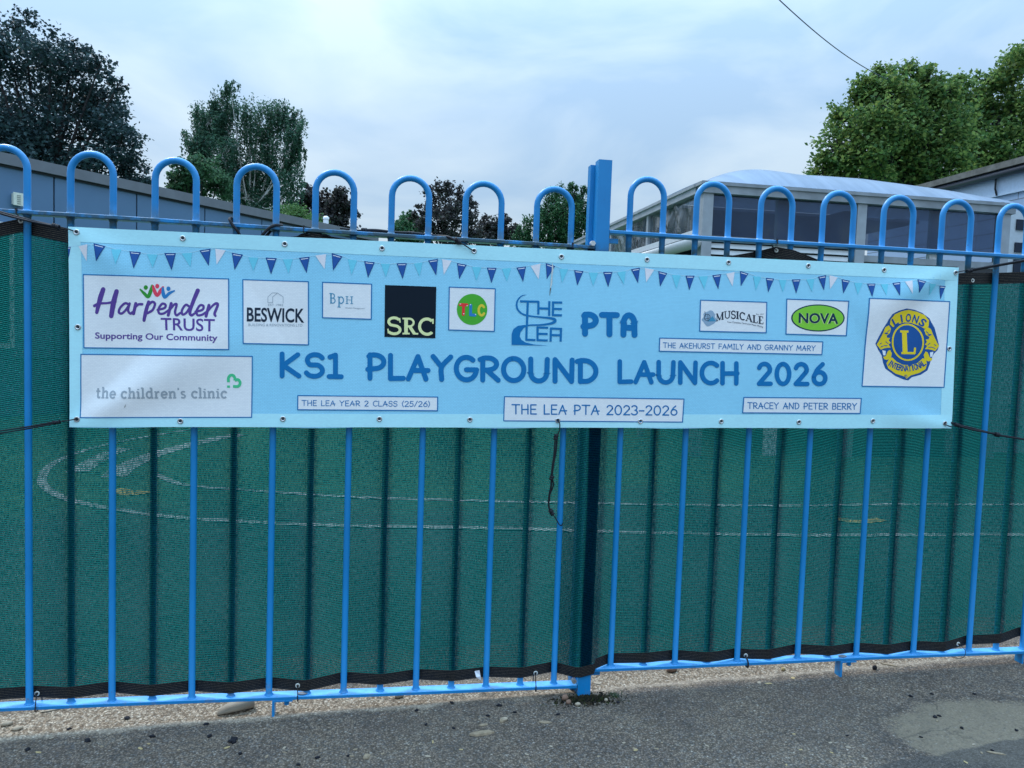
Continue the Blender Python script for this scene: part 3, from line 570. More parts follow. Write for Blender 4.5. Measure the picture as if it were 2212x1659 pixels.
def bil(q): return lambda p: ((1-p[0])*(1-p[1])*q[0][0]+p[0]*(1-p[1])*q[1][0]+p[0]*p[1]*q[2][0]+(1-p[0])*p[1]*q[3][0], (1-p[0])*(1-p[1])*q[0][1]+p[0]*(1-p[1])*q[1][1]+p[0]*p[1]*q[2][1]+(1-p[0])*p[1]*q[3][1])
# --- hand lettering: strokes in a box, x from 0, y 0 (cap line) to 1 (base line)
def arc(cx, cy, rx, ry, a0, a1, n=10): return [(cx+rx*math.cos(math.radians(a0+(a1-a0)*i/n)), cy-ry*math.sin(math.radians(a0+(a1-a0)*i/n))) for i in range(n+1)]
G = {
 'A': (.80, [[(.04,1),(.40,.02)], [(.40,.02),(.70,1)], [(.18,.63),(.78,.62)]]),
 'B': (.66, [[(.08,0),(.08,1)], [(.08,.02)]+arc(.30,.25,.27,.23,80,-80)+[(.10,.48)], [(.10,.48)]+arc(.30,.73,.33,.26,80,-80)+[(.08,.99)]]),
 'C': (.72, [arc(.44,.5,.38,.5,48,312,18)]),
 'D': (.74, [[(.10,.04),(.10,1)], [(-.02,.06),(.14,.01)]+arc(.24,.5,.44,.49,78,-78,14)+[(.10,.99)]]),
 'E': (.62, [[(.08,0),(.08,1)], [(.08,.0),(.58,.0)], [(.08,.48),(.52,.48)], [(.08,1),(.60,1)]]),
 'F': (.60, [[(.08,0),(.08,1)], [(.08,.0),(.58,.02)], [(.08,.48),(.50,.48)]]),
 'G': (.80, [arc(.42,.5,.38,.5,50,345,20), [(.42,.55),(.80,.55)]]),
 'H': (.74, [[(.08,0),(.08,1)], [(.66,0),(.66,1)], [(.08,.52),(.70,.50)]]),
 'I': (.40, [[(.20,0),(.20,1)], [(.04,0),(.36,0)], [(.04,1),(.36,1)]]),
 'K': (.72, [[(.08,0),(.08,1)], [(.62,.02),(.12,.52)], [(.12,.52),(.66,1)]]),
 'L': (.58, [[(.08,0),(.08,1)], [(.08,1),(.56,.98)]]),
 'M': (.92, [[(.16,0),(.05,1)], [(.16,0),(.46,.72)], [(.46,.72),(.76,0)], [(.76,0),(.88,1)]]),
 'N': (.80, [[(.08,1),(.08,0)], [(.08,0),(.70,1)], [(.70,1),(.72,0)]]),
 'O': (.86, [arc(.43,.5,.38,.5,100,460,28)]),
 'P': (.66, [[(.10,0),(.10,1)], [(.06,.06),(.20,.0)]+arc(.28,.29,.34,.29,80,-85,12)+[(.02,.62)]]),
 'R': (.70, [[(.10,.03),(.10,1)], [(.0,.08),(.16,.01)]+arc(.28,.27,.34,.27,80,-80,12)+[(.14,.56)], [(.26,.56),(.68,1)]]),
 'S': (.64, [arc(.34,.26,.27,.26,25,235,10)+arc(.30,.73,.29,.27,68,-155,12)]),
 'T': (.76, [[(.38,0),(.38,1)], [(.02,0),(.74,0)]]),
 'U': (.78, [[(.08,0),(.08,.62)]+arc(.38,.62,.30,.38,185,355,12)+[(.68,.62),(.70,0)]]),
 'Y': (.74, [[(.04,0),(.36,.46)], [(.70,0),(.36,.46),(.36,1)]]),
 '0': (.72, [arc(.36,.5,.30,.5,100,460,26)]), '1': (.44, [[(.05,.10),(.24,.0)], [(.24,.0),(.24,1)], [(.02,1),(.44,1)]]),
 '2': (.66, [arc(.32,.27,.26,.27,165,-35,12)+[(.06,1)], [(.06,1),(.62,1)]]),
 '3': (.62, [arc(.28,.25,.26,.25,150,-75,10), arc(.28,.74,.30,.26,75,-150,12)]),
 '5': (.62, [[(.56,.0),(.14,.0)], [(.14,0),(.10,.44)], [(.10,.44)]+arc(.28,.68,.31,.32,110,-150,12)]),
 '6': (.66, [[(.50,.0),(.24,.28),(.08,.62)], arc(.35,.70,.28,.30,180,540,20)]),
 '(': (.32, [[(.28,-.08),(.08,.5),(.28,1.1)]]), ')': (.32, [[(.04,-.08),(.24,.5),(.04,1.1)]]), '/': (.52, [[(.48,-.05),(.04,1.05)]]), '-': (.50, [[(.04,.56),(.46,.56)]]),
 '@': (.66, [[(.06,1),(.07,.45)]+arc(.33,.42,.26,.42,178,2,12)+[(.59,.45),(.60,1)], [(.10,.64),(.56,.64)]]), ' ': (.44, [])}
STRAIGHT = set('AEFHIKLMNTY1/-')
def hand(b, text, q, wt, dn, mi, kf, gap=.13, capfit=True):
    """text along the quad q (TL,TR,BR,BL in crop coordinates), wt = stroke weight / cap height"""
    tot = sum(G[ch][0]+gap for ch in text)-gap; qd = [kf(p) for p in q]; mp_ = bil(qd)
    hpx = (abs(qd[3][1]-qd[0][1])+abs(qd[2][1]-qd[1][1]))/2; x = 0; w = wt*hpx
    ins = wt/2*hpx/ (abs(qd[1][0]-qd[0][0])); iv = wt/2
    fx = lambda X: ins+(1-2*ins)*X/tot; fy = lambda Y: iv+(1-2*iv)*Y
    for ch in text:
        for st in G[ch][1]:
            pts = [mp_((fx(x+p[0]), fy(p[1]))) for p in st]
            stroke(b, pts, w, dn, mi, curve=len(pts) > 2)
        x += G[ch][0]+gap
# --- built-in sans face for the plain lettering
def sans(b, text, q, dn, mi, kf, bold=0.0, spacing=1.0, warp=None, capref='H'):
    def shape(t):
        c = bpy.data.curves.new('t', 'FONT'); c.body = t; c.offset = bold; c.space_character = spacing; c.resolution_u = 4; c.fill_mode = 'FRONT'
        o = bpy.data.objects.new('t', c); me = bpy.data.meshes.new_from_object(o); V = [(v.co.x, v.co.y) for v in me.vertices]; P = [tuple(p.vertices) for p in me.polygons]
        bpy.data.objects.remove(o); bpy.data.curves.remove(c); bpy.data.meshes.remove(me); return V, P
    hv, _ = shape(capref); ch = max(p[1] for p in hv); V, P = shape(text)
    x0, x1 = min(p[0] for p in V), max(p[0] for p in V); mp_ = bil([kf(p) for p in q]); LAY[0] = (LAY[0]+1) % 12; dn += LAY[0]*.00001
    out = []
    for p in V:
        a = ((p[0]-x0)/(x1-x0), 1-p[1]/ch); out.append(B(warp(a) if warp else mp_(a), dn))
    b.add(out, P, mi)
# --- serif lettering: (points, weight) strokes with flat ends
def sf(x, y, w=.30): return [[(x-w/2, y), (x+w/2, y)], .09]
TH, TN = .20, .085
SG = {
 'S': (.62, [[arc(.31,.26,.22,.24,30,235,10)+arc(.30,.74,.24,.25,65,-150,12), .15], [[(.52,.02),(.54,.30)], .07], [[(.06,.70),(.08,.98)], .07]]),
 'R': (.80, [[[(.20,.02),(.20,.98)], TH], sf(.20,.04,.36), sf(.20,.96,.36), [[(.20,.05)]+arc(.36,.28,.22,.23,85,-85,10)+[(.20,.52)], .11], [[(.38,.52),(.62,.96)], .17], sf(.68,.96,.26)]),
 'C': (.76, [[arc(.42,.5,.32,.46,48,312,18), .16], [[(.68,.02),(.68,.32)], .08], [[(.66,.84),(.62,.92)], .09]]),
 'M': (1.0, [[[(.15,.02),(.15,.98)], TN], [[(.15,.03),(.48,.95)], .17], [[(.48,.95),(.82,.03)], TN], [[(.84,.02),(.84,.98)], .18], sf(.12,.04,.24), sf(.15,.96,.28), sf(.86,.04,.26), sf(.84,.96,.30)]),
 'U': (.84, [[[(.17,.03),(.17,.62)]+arc(.42,.62,.25,.33,185,355,10)+[(.67,.62),(.67,.03)], .12], sf(.17,.04), sf(.67,.04)]),
 'I': (.38, [[[(.19,.02),(.19,.98)], TH], sf(.19,.04,.34), sf(.19,.96,.34)]),
 'A': (.86, [[[(.42,.03),(.12,.96)], TN], [[(.42,.03),(.72,.96)], .18], [[(.22,.66),(.62,.66)], .07], sf(.12,.96,.24), sf(.74,.96,.28)]),
 'L': (.70, [[[(.20,.02),(.20,.98)], TH], sf(.20,.04,.36), [[(.04,.96),(.62,.96)], .09], [[(.60,.98),(.63,.72)], .08]]),
 'E': (.70, [[[(.20,.02),(.20,.98)], TH], [[(.04,.04),(.60,.04)], .09], [[(.20,.49),(.48,.49)], .08], [[(.04,.96),(.62,.96)], .09], [[(.58,.02),(.60,.24)], .08], [[(.61,.98),(.64,.74)], .08]]),
 'B': (.70, [[[(.18,.02),(.18,.98)], .14], sf(.16,.03,.28), [[(.18,.04)]+arc(.32,.26,.22,.22,85,-85,10)+[(.18,.48)], .09], [[(.18,.48)]+arc(.34,.72,.26,.25,85,-85,10)+[(.10,.97)], .10]]),
 'H': (.90, [[[(.18,.02),(.18,.98)], .13], [[(.70,.02),(.70,.98)], .13], [[(.18,.48),(.70,.48)], .07], sf(.18,.03,.32), sf(.18,.97,.32), sf(.70,.03,.32), sf(.70,.97,.32)]),
 'p': (.66, [[[(.16,.34),(.16,1.34)], .12], sf(.16,1.33,.30), sf(.10,.36,.16), [[(.16,.44)]+arc(.36,.66,.22,.31,110,-120,12)+[(.18,.90)], .10]]),
 't': (.46, [[[(.20,.08),(.20,.80),(.26,.95),(.42,.92)], .12], [[(.04,.36),(.40,.36)], .09]]),
 'h': (.70, [[[(.16,.02),(.16,.97)], .12], sf(.12,.03,.18), sf(.16,.96,.28), [[(.16,.52),(.30,.38),(.46,.38),(.52,.52),(.52,.97)], .12], sf(.53,.96,.26)]),
 'e': (.60, [[[(.08,.66),(.50,.64)]+arc(.30,.66,.22,.30,5,290,14)+[(.50,.86)], .11]]),
 'c': (.58, [[arc(.32,.66,.23,.30,40,315,14), .12], [[(.50,.36),(.50,.52)], .08]]),
 'i': (.34, [[[(.17,.38),(.17,.97)], .12], sf(.10,.38,.18), sf(.17,.96,.30), [[(.17,.10),(.17,.20)], .13]]),
 'l': (.34, [[[(.17,.02),(.17,.97)], .12], sf(.10,.03,.18), sf(.17,.96,.30)]),
 'd': (.70, [[[(.52,.02),(.52,.96)], .12], sf(.46,.03,.16), sf(.58,.96,.16), [arc(.32,.66,.22,.30,55,320,14), .11]]),
 'r': (.50, [[[(.16,.38),(.16,.97)], .12], sf(.10,.38,.16), sf(.16,.96,.30), [[(.16,.56),(.28,.40),(.44,.38)], .11]]),
 'n': (.70, [[[(.16,.38),(.16,.97)], .12], sf(.10,.38,.16), sf(.16,.96,.28), [[(.16,.54),(.30,.39),(.46,.39),(.52,.52),(.52,.97)], .12], sf(.53,.96,.26)]),
 's': (.50, [[arc(.26,.50,.15,.14,30,230,8)+arc(.24,.81,.17,.15,60,-150,8), .10]]),
 "'": (.22, [[[(.11,.0),(.11,.22)], .09]]), ' ': (.34, [])}
def serif(b, text, q, dn, mi, kf, gap=.03, warp=None, wk=1.0):
    tot = sum(SG[c][0]+gap for c in text)-gap; qd = [kf(p) for p in q]; mp_ = bil(qd); hpx = (abs(qd[3][1]-qd[0][1])+abs(qd[2][1]-qd[1][1]))/2; x = 0
    for c in text:
        for pts, w in SG[c][1]:
            P = [((x+p[0])/tot, p[1]) for p in pts]; P = [warp(p) if warp else mp_(p) for p in P]
            stroke(b, P, w*hpx*wk, dn, mi, curve=len(P) > 2, cap=False)
        x += SG[c][0]+gap
# --- bunting
b = MB(); FL = []
def flags(k, L, mi):
    for t in L:
        p = [K(k)(x) for x in t]; FL.append((p, mi))
flags(1, [[(546,975),(570,972),(552,1060)],[(757,945),(850,968),(775,1090)],[(1037,1007),(1130,1015),(1073,1147)],[(1318,1022),(1410,1022),(1376,1160)],[(1597,1000),(1687,987),(1672,1125)],[(1858,1020),(1948,1035),(1880,1157)]], 0)
flags(2, [[(118,857),(206,862),(160,992)],[(385,860),(470,850),(445,980)],[(647,822),(733,848),(658,962)],[(906,885),(992,895),(938,1018)],[(1166,903),(1249,902),(1215,1030)],[(1418,880),(1498,868),(1484,1000)],[(1650,900),(1728,915),(1668,1030)],[(1889,937),(1968,940),(1926,1062)],[(2127,937),(2203,928),(2180,1052)]], 0)
flags(3, [[(350,902),(425,925),(358,1030)],[(578,957),(654,965),(603,1082)],[(809,972),(884,972),(849,1095)],[(1033,950),(1105,938),(1089,1062)],[(1253,965),(1323,982),(1266,1090)],[(1469,1002),(1541,1003),(1498,1120)],[(1686,998),(1757,990),(1732,1112)],[(1906,965),(1972,985),(1911,1087)]], 0)
flags(4, [[(143,818),(210,825),(161,935)],[(352,832),(420,830),(385,945)],[(558,810),(626,797),(607,920)],[(752,828),(817,842),(764,945)],[(949,865),(1015,865),(984,972)],[(1149,860),(1213,852),(1201,963)],[(1345,830),(1409,848),(1358,940)],[(1536,880),(1589,884),(1547,990)]], 0)
flags(1, [[(635,970),(707,953),(697,1088)],[(1725,988),(1808,1000),(1735,1115)]], 1)
flags(2, [[(517,842),(602,830),(590,950)],[(1532,870),(1608,882),(1545,995)]], 1)
flags(3, [[(230,925),(308,905),(293,1032)],[(1146,940),(1220,955),(1155,1055)],[(1797,988),(1863,972),(1846,1087)]], 1)
flags(4, [[(652,798),(720,815),(657,908)],[(1250,850),(1308,838),(1303,948)]], 1)
flags(1, [[(895,990),(975,995),(930,1115)],[(1178,1030),(1265,1035),(1225,1140)],[(1455,1025),(1540,1018),(1525,1135)],[(1990,1055),(2070,1060),(2030,1165)]], 2)
flags(2, [[(255,870),(335,868),(300,985)],[(775,870),(850,880),(805,995)],[(1040,905),(1115,908),(1080,1015)],[(1305,905),(1375,895),(1350,1010)],[(1770,930),(1845,935),(1805,1045)],[(2010,945),(2085,940),(2050,1050)]], 2)
flags(3, [[(460,945),(530,950),(480,1060)],[(695,975),(770,978),(730,1085)],[(920,975),(990,965),(975,1075)],[(1360,995),(1430,1000),(1395,1110)],[(1575,1008),(1650,1005),(1620,1110)],[(2010,1005),(2070,1012),(2030,1110)]], 2)
flags(4, [[(40,805),(105,815),(60,920)],[(248,832),(310,835),(280,935)],[(465,832),(530,825),(510,930)],[(850,855),(915,860),(875,955)],[(1055,870),(1115,868),(1095,960)],[(1440,865),(1500,870),(1455,960)]], 2)
tops = sorted([((p[0][0]+p[1][0])/2, (p[0][1]+p[1][1])/2) for p, _ in FL])
stroke(b, tops, 1.3, .0008, 3, k=4)
for p, mi in FL:
    g = np.mean(p, 0)
    if mi == 0:
        poly(b, p, .0011, 4); inn = [tuple(g+(np.array(x)-g)*.84) for x in p]; poly(b, inn, .0014, 0)
        a, c = np.array(inn[0]), np.array(inn[1]); d = np.array(p[2])-(a+c)/2; d = d/np.linalg.norm(d); stroke(b, [a+(c-a)*.10+d*1.6, a+(c-a)*.9+d*1.6], 1.5, .0017, 5, cap=False)
    else: poly(b, p, .0010, mi)
b.build('printed_bunting', [NAVYFLAG, PINK, CYAN, STRING, FLAGEDGE, PWHITE], banner)
# --- title and name plates
def words(text, q, wt, kf, mat=ROYAL, parent=banner, dn=.0011, name='title_lettering', gap=.13):
    b = MB(); hand(b, text, q, wt, dn, 0, kf, gap); return b.build(name, mat, parent)
words('KS1', [(599,759),(742.5,762),(742.5,819),(599,817)], .185, K(0), gap=.16)
words('PLAYGROUND', [(788,760.5),(1295.5,774),(1295.5,830),(788,822.5)], .185, K(0))
words('LAUNCH', [(1329,775.5),(1598.5,780),(1598.5,833),(1329,829.5)], .185, K(0))
words('2026', [(1631,781),(1788,782),(1788,834.5),(1631,833.5)], .185, K(0), gap=.2)
words('PT@', [(1252.5,673),(1379,675),(1379,730),(1252.5,727)], .235, K(0), gap=.24)
def panel_print(k, q, mat=WHITE, border=ROYAL, bw=2.2, name='sponsor_panel', nx=26, ny=14):
    b = MB(); qd = [K(k)(p) for p in q]; quad(b, qd, .0008, 0, nx, ny); o = b.build(name, mat, banner, smooth=True)
    b = MB()
    for i in range(4): stroke(b, [qd[i], qd[(i+1) % 4]], bw, .00125, 0, curve=False)
    b.build('printed_border', border, o); return o
pl = panel_print(6, [(81,1053),(1313,1066),(1312,1186),(80,1177)], name='name_plate'); words('THE LEA YEAR 2 CLASS (25/26)', [(112,1092),(1252,1102),(1250,1153),(112,1144)], .125, K(6), parent=pl, dn=.0013, name='lettering', gap=.12)
pl = panel_print(7, [(243,1062),(1822,1083),(1810,1286),(236,1275)], name='name_plate'); words('THE LEA PTA 2023-2026', [(302,1127),(1770,1139),(1768,1230),(303,1219)], .125, K(7), parent=pl, dn=.0013, name='lettering', gap=.12)
pl = panel_print(8, [(616,822),(1413,829),(1405,931),(609,926)], name='name_plate'); words('TRACEY AND PETER BERRY', [(638,854),(1386,860),(1384,907),(638,900)], .125, K(8), parent=pl, dn=.0013, name='lettering', gap=.12)
pl = panel_print(8, [(46,420),(1151,446),(1144,532),(43,509)], name='name_plate'); words('THE AKEHURST FAMILY AND GRANNY MARY', [(66,449),(1104,470),(1101,509),(66,487)], .125, K(8), parent=pl, dn=.0013, name='lettering', gap=.12)
# --- purple script panel
k5 = K(5); s5 = .2451
pl = panel_print(5, [(182,97),(1462,136),(1468,757),(185,742)])
b = MB()
for pts, w in [([(356,228),(330,305),(298,430)], [40,44,30]), ([(474,245),(447,340),(425,462)], [40,46,40]), ([(278,372),(320,352),(390,348),(462,335)], [26,22,20,24]),
    ([(585,362),(548,350),(505,388),(492,428),(516,440),(548,415),(580,372)], 21), ([(588,352),(574,410),(592,440),(614,428)], 22),
    ([(642,352),(622,442)], 28), ([(628,398),(662,362),(698,358)], [18,22,24]), ([(756,338),(732,420),(714,500)], [28,34,28]), ([(742,378),(786,338),(812,356),(790,410),(744,438)], 22),
    ([(836,408),(896,392),(906,364),(876,354),(844,400),(850,438),(888,440),(932,412)], 21), ([(956,352),(930,455)], 27), ([(940,412),(982,362),(1004,362),(990,425),(1004,456),(1036,436)], 21),
    ([(1112,376),(1084,364),(1052,410),(1056,448),(1088,436),(1122,386)], 21), ([(1190,238),(1152,330),(1122,425),(1136,456),(1164,440)], [38,34,28,24,20]),
    ([(1172,424),(1232,408),(1242,376),(1212,368),(1182,415),(1190,454),(1228,452),(1264,430)], 21), ([(1290,368),(1266,464)], 27), ([(1276,424),(1322,372),(1354,352),(1368,368),(1342,438),(1350,462)], [18,20,24,24,24,20])]:
    stroke(b, [k5(p) for p in pts], [x*s5 for x in w] if isinstance(w, list) else w*s5, .0013, 0)
sans(b, 'TRUST', [(862,478),(1345,490),(1345,597),(868,584)], .0013, 0, k5, bold=.012)
sans(b, 'Supporting Our Community', [(283,606),(1370,626),(1370,681),(283,660)], .0013, 0, k5, bold=.018)
b.build('lettering', PURPLE, pl)
b = MB()
for mi, hd, V, w in ((0, (733,211), [(684,228),(722,268),(752,292),(772,250),(788,196)], [14,30,30,34,22]), (1, (833,199), [(796,200),(812,250),(834,280),(862,240),(884,208)], [22,34,28,34,20]), (2, (932,222), [(882,216),(886,262),(900,296),(940,262),(984,240)], [20,34,28,28,14])):
    stroke(b, [k5(p) for p in V], [x*s5*.95 for x in w], .0013, mi); poly(b, [k5(p) for p in ell(hd, 18, 20, 20)], .0014, mi)
b.build('emblem', [DKGREEN, CRIM, BLUE], pl)
# --- clinic panel
pl = panel_print(5, [(158,800),(1672,818),(1665,1355),(155,1357)], nx=40, ny=20)
b = MB(); serif(b, "the children's clinic", [(286,1092),(1450,1095),(1450,1186),(286,1186)], .0014, 0, k5, gap=.04, wk=1.5); b.build('lettering', GREY, pl)
b = MB()
stroke(b, [k5(p) for p in [(1462,1046),(1462,1010),(1478,986),(1504,986),(1518,1010),(1518,1030)]], 25*s5, .0014, 0, cap=False)
stroke(b, [k5(p) for p in [(1518,1030),(1545,1022),(1562,1042),(1562,1062),(1545,1082),(1502,1082)]], 25*s5, .0014, 0, cap=False)
stroke(b, [k5((1449,1084)), k5((1474,1084))], 20*s5, .0014, 0, cap=False); b.build('emblem', MINT, pl)
# --- builders' panel
pl = panel_print(5, [(1588,142),(2165,160),(2165,716),(1594,704)])
b = MB(); sans(b, 'BESWICK', [(1625,387),(2130,398),(2128,518),(1625,507)], .0013, 0, k5, bold=.02); b.build('lettering', CHAR, pl)
b = MB(); sans(b, 'BUILDING & RENOVATIONS LTD', [(1640,528),(2112,533),(2112,556),(1640,551)], .0013, 0, k5); sans(b, 'EST 1982', [(1810,354),(1942,356),(1942,375),(1810,373)], .0013, 0, k5)
for L in ([(1850,344),(1808,344),(1808,294),(1846,258),(1892,259),(1942,294),(1942,348)], [(1850,344),(1850,294),(1892,259)]): stroke(b, [k5(p) for p in L], 1.1, .0013, 0, curve=False)
b.build('emblem', GREY, pl)
# --- wealth panel
k6 = K(6); pl = panel_print(6, [(299,55),(731,71),(728,380),(299,366)])
b = MB(); serif(b, 'B', [(358,150),(418,152),(418,242),(358,240)], .0013, 0, k6); serif(b, 'p', [(430,150),(490,152),(490,244),(430,242)], .0013, 0, k6); serif(b, 'H', [(500,178),(572,180),(572,245),(500,243)], .0013, 0, k6); b.build('lettering', TEAL, pl)
b = MB(); sans(b, 'Wealth Management', [(497,273),(670,278),(670,291),(497,286)], .0013, 0, k6); b.build('lettering', GREY, pl)
# --- black panel with cream letters
pl = panel_print(6, [(852,81),(1299,97),(1290,545),(847,533)], mat=BLACK, border=BLACK, bw=1.2)
b = MB(); serif(b, 'S', [(862,362),(1000,368),(1000,512),(862,508)], .0013, 0, k6, wk=1.12); serif(b, 'R', [(1000,368),(1140,370),(1140,514),(1000,512)], .0013, 0, k6, wk=1.12); serif(b, 'C', [(1134,370),(1288,374),(1288,520),(1134,516)], .0013, 0, k6, wk=1.12); b.build('lettering', CREAM, pl)
# --- green disc panel
pl = panel_print(6, [(1416,97),(1820,112),(1812,487),(1410,474)])
b = MB(); poly(b, [k6(p) for p in ell((1616,294), 134, 137, 56)], .0012, 0); d = b.build('emblem', LEAF, pl)
b = MB()
stroke(b, [k6((1512,252)), k6((1570,254))], 27*s5, .0015, 0); stroke(b, [k6((1541,258)), k6((1539,338))], 25*s5, .0015, 0)
stroke(b, [k6((1604,258)), k6((1602,336))], 25*s5, .0015, 1); stroke(b, [k6((1602,342)), k6((1642,344))], 25*s5, .0015, 1)
stroke(b, [k6(p) for p in arc(1700, 302, 26, 44, 40, 322, 14)], 21*s5, .0015, 2)
for p, mi in (((1512,246),3),((1572,262),3),((1542,332),3),((1602,252),3),((1646,338),3)): poly(b, [k6(q) for q in ell(p, 5, 5, 10)], .0018, 3)
b.build('lettering', [RED, BLUE, GOLD, PWHITE], pl)
# --- school emblem
k7 = K(7); b = MB()
def s7(pts, w, curve=True, cap=False): stroke(b, [k7(p) for p in pts], [x*s5 for x in w] if isinstance(w, (list, tuple)) else w*s5, .0011, 0, curve=curve, cap=cap)
s7([(438,165),(400,172),(364,205),(350,250),(362,298),(405,335),(470,352),(560,362),(640,370),(682,382),(684,402),(640,420),(560,430),(470,432),(420,440)], [2,8,13,16,16,15,14,15,19,25,25,20,15,13,14])
poly(b, [k7(p) for p in [(305,606),(306,510),(322,466),(362,438),(420,430),(445,436),(412,458),(384,495),(376,530),(392,562),(430,586),(500,602),(626,613)]], .0011)
for L in ([(380,222),(545,226)], [(448,225),(440,430)], [(541,222),(540,338)], [(540,284),(636,287)], [(637,220),(635,350)], [(670,222),(668,350)], [(662,232),(751,234)], [(662,288),(748,290)], [(662,343),(748,346)],
          [(438,440),(435,562)], [(427,560),(515,564)], [(533,445),(533,568)], [(525,452),(626,455)], [(525,508),(622,510)], [(525,564),(622,567)], [(651,458),(648,577)], [(642,461),(742,465)], [(740,456),(736,578)], [(650,519),(738,521)]): s7(L, 19, False)
b.build('school_emblem', ROYAL, banner)
# --- music panel
k8 = K(8); s8 = .31862; pl = panel_print(8, [(323,163),(772,178),(767,384),(317,373)])
b = MB(); poly(b, [k8((382+(46+5*math.sin(a*5)+3*math.sin(a*9))*math.cos(a), 287+(52+5*math.sin(a*4))*math.sin(a))) for a in np.linspace(0, 6.2, 40)], .0011, 0)
poly(b, [k8(p) for p in [(366,308),(404,272),(426,306)]], .0013, 1); stroke(b, [k8(p) for p in arc(368, 280, 20, 22, 0, 330, 16)], 1.0, .0013, 2); stroke(b, [k8((352,290)), k8((388,284))], .9, .0014, 2); stroke(b, [k8((372,262)), k8((374,306))], .9, .0014, 2); stroke(b, [k8((352,240)), k8((358,276))], .9, .0014, 2)
b.build('emblem', [WASH, TEAL, CHAR], pl)
def wave(y0, y1):
    xs_ = [427, 500, 560, 620, 690, 750]; up = [256, 236, 236, 249, 266, 276]
    def f(p):
        x = 427+p[0]*323; u = float(np.interp(x, xs_, up)); return k8((x, u+(y0+(y1-y0)*p[1])))
    return f
b = MB(); serif(b, 'MUSICALE', [(427,250),(750,270),(750,322),(427,302)], .0013, 0, k8, gap=.02, warp=wave(0, 52))
sans(b, 'Est. 1977', [(700,254),(750,255),(750,264),(700,263)], .0013, 0, k8)
sans(b, 'Your Complete Centre for Music Making', [(503,305),(746,338),(746,350),(503,316)], .0013, 0, k8, warp=lambda a: k8((503+a[0]*243, 305+a[0]*34+a[1]*11-6*math.sin(a[0]*math.pi)))); b.build('lettering', CHAR, pl)
# --- lime oval panel
pl = panel_print(8, [(909,156),(1329,170),(1311,404),(902,393)])
b = MB(); poly(b, [k8(p) for p in ell((1119,284), 182, 92, 64)], .0011, 0); poly(b, [k8(p) for p in ell((1119,284), 173, 84, 64)], .0014, 1); d = b.build('emblem', [DKNAVY, LIME], pl)
b = MB(); sans(b, 'NOVA', [(988,250),(1258,254),(1256,322),(986,315)], .0017, 0, k8, bold=.060); sans(b, 'NOVA', [(988,250),(1258,254),(1256,322),(986,315)], .0020, 1, k8, bold=.028); b.build('lettering', [LIMEP, DKNAVY], pl)
# --- roundel panel with two heads in profile
k4 = K(4); pl = panel_print(8, [(1461,151),(2015,173),(1975,754),(1418,746)], nx=24, ny=24)
b = MB()
poly(b, [k4(p) for p in [(1120,1150),(1150,1108),(1200,1082),(1270,1064),(1340,1074),(1402,1098),(1455,1142),(1472,1180),(1494,1220),(1512,1290),(1530,1360),(1518,1396),(1486,1430),(1466,1470),(1456,1505),(1436,1560),(1384,1594),(1312,1614),(1282,1640),(1242,1632),(1178,1604),(1098,1545),(1080,1500),(1068,1440),(1040,1394),(1016,1346),(1042,1290),(1078,1220),(1106,1178)]], .0011, 0)
yl = .0014
poly(b, [k4(p) for p in [(1136,1152),(1170,1110),(1228,1086),(1288,1075),(1360,1090),(1420,1116),(1452,1160),(1446,1208),(1416,1226),(1372,1200),(1310,1178),(1258,1176),(1200,1190),(1162,1214),(1132,1190)]], yl, 1)
poly(b, [k4(p) for p in [(1106,1502),(1130,1466),(1152,1456),(1190,1490),(1236,1514),(1294,1518),(1354,1502),(1398,1462),(1424,1470),(1432,1510),(1420,1550),(1370,1580),(1302,1600),(1268,1626),(1244,1606),(1180,1586),(1120,1542)]], yl, 1)
poly(b, [k4(p) for p in ell((1279,1334), 134, 154, 56)], .0013, 0); poly(b, [k4(p) for p in ell((1279,1334), 130, 150, 56)], .0016, 1); poly(b, [k4(p) for p in ell((1279,1334), 116, 136, 56)], .0019, 0)
face = [(1092,1216),(1124,1198),(1144,1226),(1132,1262),(1104,1282),(1112,1300),(1134,1300),(1124,1320),(1140,1340),(1122,1352),(1140,1378),(1112,1378),(1084,1384),(1060,1394),(1042,1372),(1026,1352),(1042,1328),(1056,1300),(1076,1260)]
jaw = [(1080,1452),(1102,1444),(1118,1404),(1136,1396),(1150,1424),(1142,1464),(1112,1476),(1088,1470)]
tooth = [(1072,1398),(1100,1404),(1098,1440),(1080,1438)]; brow = [(1082,1262),(1104,1256),(1122,1262),(1106,1272)]
for fm in (lambda p: p, lambda p: (2*1275-p[0]+6, p[1]+12)):
    poly(b, [k4(fm(p)) for p in face], yl, 1); poly(b, [k4(fm(p)) for p in jaw], yl, 1); poly(b, [k4(fm(p)) for p in tooth], yl, 2); poly(b, [k4(fm(p)) for p in brow], .0018, 0)
    for L in ([(1060,1372),(1086,1362),(1112,1362)], [(1052,1350),(1064,1340)], [(1100,1330),(1118,1344)], [(1130,1236),(1112,1252)]): stroke(b, [k4(fm(p)) for p in L], 1.4, .0018, 0)
em = b.build('emblem', [LBLUE, YEL, PWHITE], pl)
b = MB()
